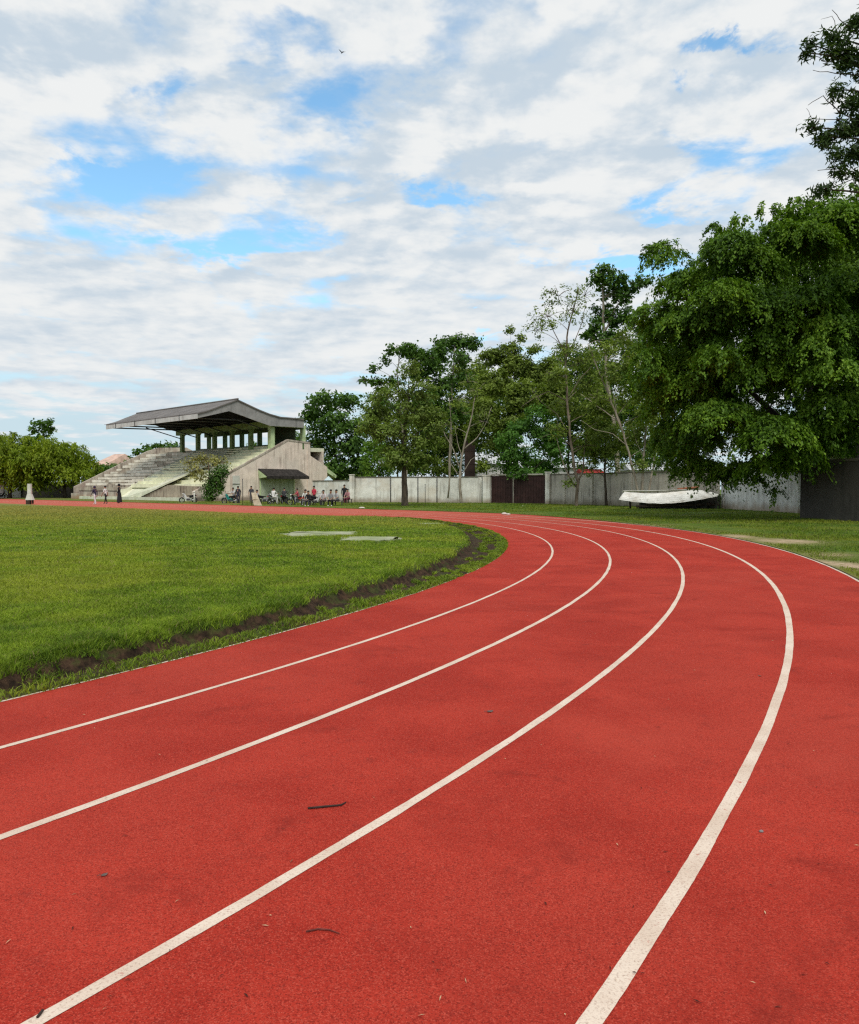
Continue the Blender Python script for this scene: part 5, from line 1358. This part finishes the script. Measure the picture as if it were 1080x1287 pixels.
# bench, leaning board, poles
def bench(u, Y, L, label, rz=0, name='bench'):
    R = empty(name, foot(u, Y), rz, label, 'bench')
    m = MB()
    for k in range(3): m.box((0, -.14 + .14 * k, .47), (L, .12, .04))
    m.build('seat', M_WOOD, R)
    for sx in (-1, 0, 1):
        m = MB(); m.box((sx * (L / 2 - .12), -.15, .225), (.06, .06, .45)); m.box((sx * (L / 2 - .12), .15, .225), (.06, .06, .45)); m.box((sx * (L / 2 - .12), 0, .2), (.05, .28, .05)); m.build('leg', M_STEEL, R)
    return R
bench(417, 67.0, 1.95, 'long dark bench with thin legs under the seated group', 0.02)
bench(384.5, 68.2, 1.0, 'short dark bench under the pair of people left of the red shirt', 0.0)
bench(325, 76.1, .7, 'small dark bench just behind the leaning board', 0.0)
bench(438, 77.1, .8, 'small dark bench by the end of the tall white wall', 0.0)
R = empty('leaning_board', foot(319.5, 68.5), 0, 'pale slanted wooden board propped on a dark pipe frame at the track edge', 'board')
m = MB(); m.prism([(-.05, .1, .02), (.68, -.1, .02), (.10, .35, 1.13), (-.36, .45, 1.13)], (0.02, -.05, .02)); m.build('board', plain('weathered_board', (.42, .39, .28), .2, 4, .85), R)
m = MB(); m.prism([(-.2, .16, .52), (.40, .1, .52), (.37, .13, .58), (-.23, .19, .58)], (0.0, -.02, .02)); m.build('batten', plain('board_batten', (.28, .25, .17), .2, 4, .85), R)
m = MB(); m.tube([(-.30, .45, 0), (-.36, .5, .6), (-.30, .5, 1.1), (-.1, .45, 1.2)], .03, 6); m.tube([(.1, .5, 0), (.05, .45, 1.1)], .03, 6); m.build('pipe_frame', M_STEEL, R)
def pole(u, Y, h, r, label, mat=None):
    m = MB(); m.tube([(0, 0, -.1), (0.01, 0, h * .5), (0, 0.01, h)], r, 7); m.ball((0, 0.01, h), (r * 1.5,) * 3, 8, 5)
    o = m.build('pole', mat or M_STEEL); o.location = foot(u, Y); tag(o, label, 'pole')
pole(305, 71.5, 2.35, .03, 'thin dark pole between the dark jacketed person and the leaning board')
pole(244, 82.0, 1.15, .07, 'short white post behind the white and black motorcycle', M_WHITEP)
pole(534.5, 77.0, 1.9, .03, 'thin dark stake standing free of the white wall right of the thick trunk')

# white upright marker on the far left inner edge of the track
R = empty('marker_post', foot(37.3, 75), 0, 'tall white flared marker post with dark block foot at far left track edge', 'post')
m = MB(); m.add([(-.17, -.14, .95), (.17, -.14, .95), (.17, .14, .95), (-.17, .14, .95), (-.16, -.13, 1.95), (.15, -.13, 1.95), (.15, .13, 1.95), (-.16, .13, 1.95)], [(0, 3, 2, 1), (4, 5, 6, 7), (0, 1, 5, 4), (1, 2, 6, 5), (2, 3, 7, 6), (3, 0, 4, 7)])
m.add([(-.34, -.2, .42), (.38, -.2, .42), (.38, .2, .42), (-.34, .2, .42), (-.18, -.15, .98), (.18, -.15, .98), (.18, .15, .98), (-.18, .15, .98)], [(0, 3, 2, 1), (4, 5, 6, 7), (0, 1, 5, 4), (1, 2, 6, 5), (2, 3, 7, 6), (3, 0, 4, 7)]); m.build('shaft', M_WHITEP, R)
m = MB(); m.box((-.12, 0, .2), (.36, .4, .46)); m.box((.24, .05, .25), (.14, .2, .4)); m.build('foot_block', M_WOOD, R, bevel=.03)
motorcycle('dark motorcycle parked in front of the pale shed at the far left edge', foot(1.5, 118), .3, BK, BK)

# ------------------------------------------------------------------ small litter on the track
def twig(pts, r, label, mat):
    P = [gnd(u, v) for u, v in pts]; c = P[0].copy()
    m = MB(); m.tube([Vector((p.x - c.x, p.y - c.y, r + .002)) for p in P], [r, r * 1.1, r * .9, r * .6][:len(P)], 6)
    o = m.build('twig', mat); o.location = c; tag(o, label, 'twig')
M_TWIG = plain('twig_bark', (.035, .022, .018), .3, 30, .9)
M_TWIGR = plain('reddish_twig', (.12, .028, .022), .3, 30, .9)
twig([(387, 1017.5), (408, 1015.5), (429, 1013.5), (435, 1010)], .0045, 'dark straight twig with a bent tip lying on the red lane', M_TWIG)
twig([(385, 1172.5), (400, 1169.5), (414, 1170.5), (427, 1175)], .0028, 'thin curved reddish twig nearer the bottom of the lane', M_TWIGR)
twig([(47, 1281), (50, 1277), (54, 1272)], .004, 'short dark twig lying on the white line at lower left', M_TWIG)
M_LEAFD = plain('dry_leaf', (.11, .085, .075), .3, 30, .8)
M_STONE = plain('grey_pebble', (.20, .19, .19), .3, 25, .9)
def leaf(u, v, s, rz, label):
    p = gnd(u, v); m = MB(); n = 7; vs = []
    for i in range(n):
        t = i / (n - 1); w = .32 * math.sin(PI * min(1, t * 1.02)) ** .8 * s
        z = .004 + .25 * s * abs(t - .5) ** 1.5
        vs += [(s * (t - .5), -w, z + .1 * w), (s * (t - .5), 0, z - .002 + .004), (s * (t - .5), w, z + .16 * w)]
    fs = [(3*i, 3*i+3, 3*i+4, 3*i+1) for i in range(n-1)] + [(3*i+1, 3*i+4, 3*i+5, 3*i+2) for i in range(n-1)]
    m.add(vs, fs, 0, True); m.tube([(-s * .5, 0, .012), (-s * .75, .01, .006)], .0015, 4)
    o = m.build('dry_leaf', M_LEAFD); o.location = p; o.rotation_euler = (0, 0, rz); tag(o, label, 'leaf')
leaf(616, 895, .055, .5, 'curled dry leaf on the lane right of the middle white line')
leaf(131, 1101, .030, .9, 'tiny dark leaf scrap on the second lane at the left')
leaf(955, 850, .030, 2.0, 'tiny dark leaf scrap just left of the rightmost lane line')
def pebble(u, v, s, label, mat=M_STONE, flat=.6):
    p = gnd(u, v); m = MB(); rnd = random.Random(int(u * 7 + v)); bm = bmesh.new(); bmesh.ops.create_icosphere(bm, subdivisions=2, radius=1)
    vs = [tuple(q.co * (1 + .22 * mnoise.noise(q.co * 1.4 + Vector((u, v, 0))))) for q in bm.verts]; fs = [tuple(x.index for x in f.verts) for f in bm.faces]; bm.free()
    m.add([(a * s, b * s * .8, c * s * flat + s * flat * .7) for a, b, c in vs], fs, 0, True)
    o = m.build('pebble', mat); o.location = p; tag(o, label, 'stone')
pebble(957, 1046, .010, 'small grey pebble in the outer lane right of the bold line')
M_WSTONE = plain('white_stone', (.55, .5, .45), .2, 6, .9)
pebble(455, 639.4, .24, 'flat whitish stone on the outer track edge before the white wall', M_WSTONE, .35)
pebble(634, 646.8, .17, 'pale stone lump on the outer track edge below the gate, left of a pair', M_WSTONE, .45)
pebble(639, 647.2, .13, 'smaller pale stone lump on the track edge below the gate, right of a pair', M_WSTONE, .45)
pebble(657, 636.8, .26, 'flat pale stone in the grass just in front of the brown gate', M_WSTONE, .18)
def weed_litter():
    """fine grit and grass snips strewn on the rubber"""
    rng = np.random.default_rng(19); n = 170
    Y = 2.1 * (9 / 2.1) ** rng.random(n); X = (rng.random(n) * 1.2 - .6) * Y
    s, r = inv2(X, Y); ok = (r > r_in(s) + .1) & (r < r_out(s) - .05); X, Y = X[ok], Y[ok]; n = len(X)
    a = rng.uniform(0, PI, n); L = rng.uniform(.004, .016, n); W = rng.uniform(.0008, .003, n)
    d = np.stack([np.cos(a), np.sin(a), np.zeros(n)], -1); sd = np.stack([-np.sin(a), np.cos(a), np.zeros(n)], -1)
    c = np.stack([X, Y, np.full(n, .006)], -1)
    V = np.stack([c - d * L[:, None], c + sd * W[:, None] + [0, 0, .001], c + d * L[:, None], c - sd * W[:, None] + [0, 0, .002]], 1).reshape(-1, 3)
    i = np.arange(n) * 4
    m, t, b, oc = new_mat('litter', .9, .1); g = t.node('ShaderNodeNewGeometry')
    t.put(b.inputs['Base Color'], t.mix(t.ramp(g.outputs['Random Per Island'], .55, .75), (.05, .018, .014), (.50, .36, .22)))
    o = np_mesh('track_litter', V, np.stack([i, i + 1, i + 2, i + 3], -1), m)
    tag(o, 'fine grit and dry grass snips strewn over the red track', 'litter', kind='stuff')
weed_litter()

# a bird high up
B = at(430, 66, 60)
R = empty('bird', B, .6, 'tiny dark bird flying high in the gap of blue sky', 'bird')
m = MB(); m.ball((0, 0, 0), (.035, .10, .032), 10, 8); m.ball((0, .11, .012), (.024, .03, .024), 8, 6); m.tube([(0, .13, .012), (0, .165, .008)], [.008, .002], 5)
m.prism([(-.02, -.08, 0), (.02, -.08, 0), (.045, -.2, 0), (-.045, -.2, 0)], (0, 0, .006)); m.build('body', cloth((.03, .03, .035)), R)
for s in (-1, 1):
    m = MB(); m.prism([(s * .02, .05, .01), (s * .12, .07, .09), (s * .30, -.02, .16), (s * .13, -.04, .08), (s * .02, -.04, .01)], (0, 0, .006)); m.build('wing', cloth((.03, .03, .035)), R)
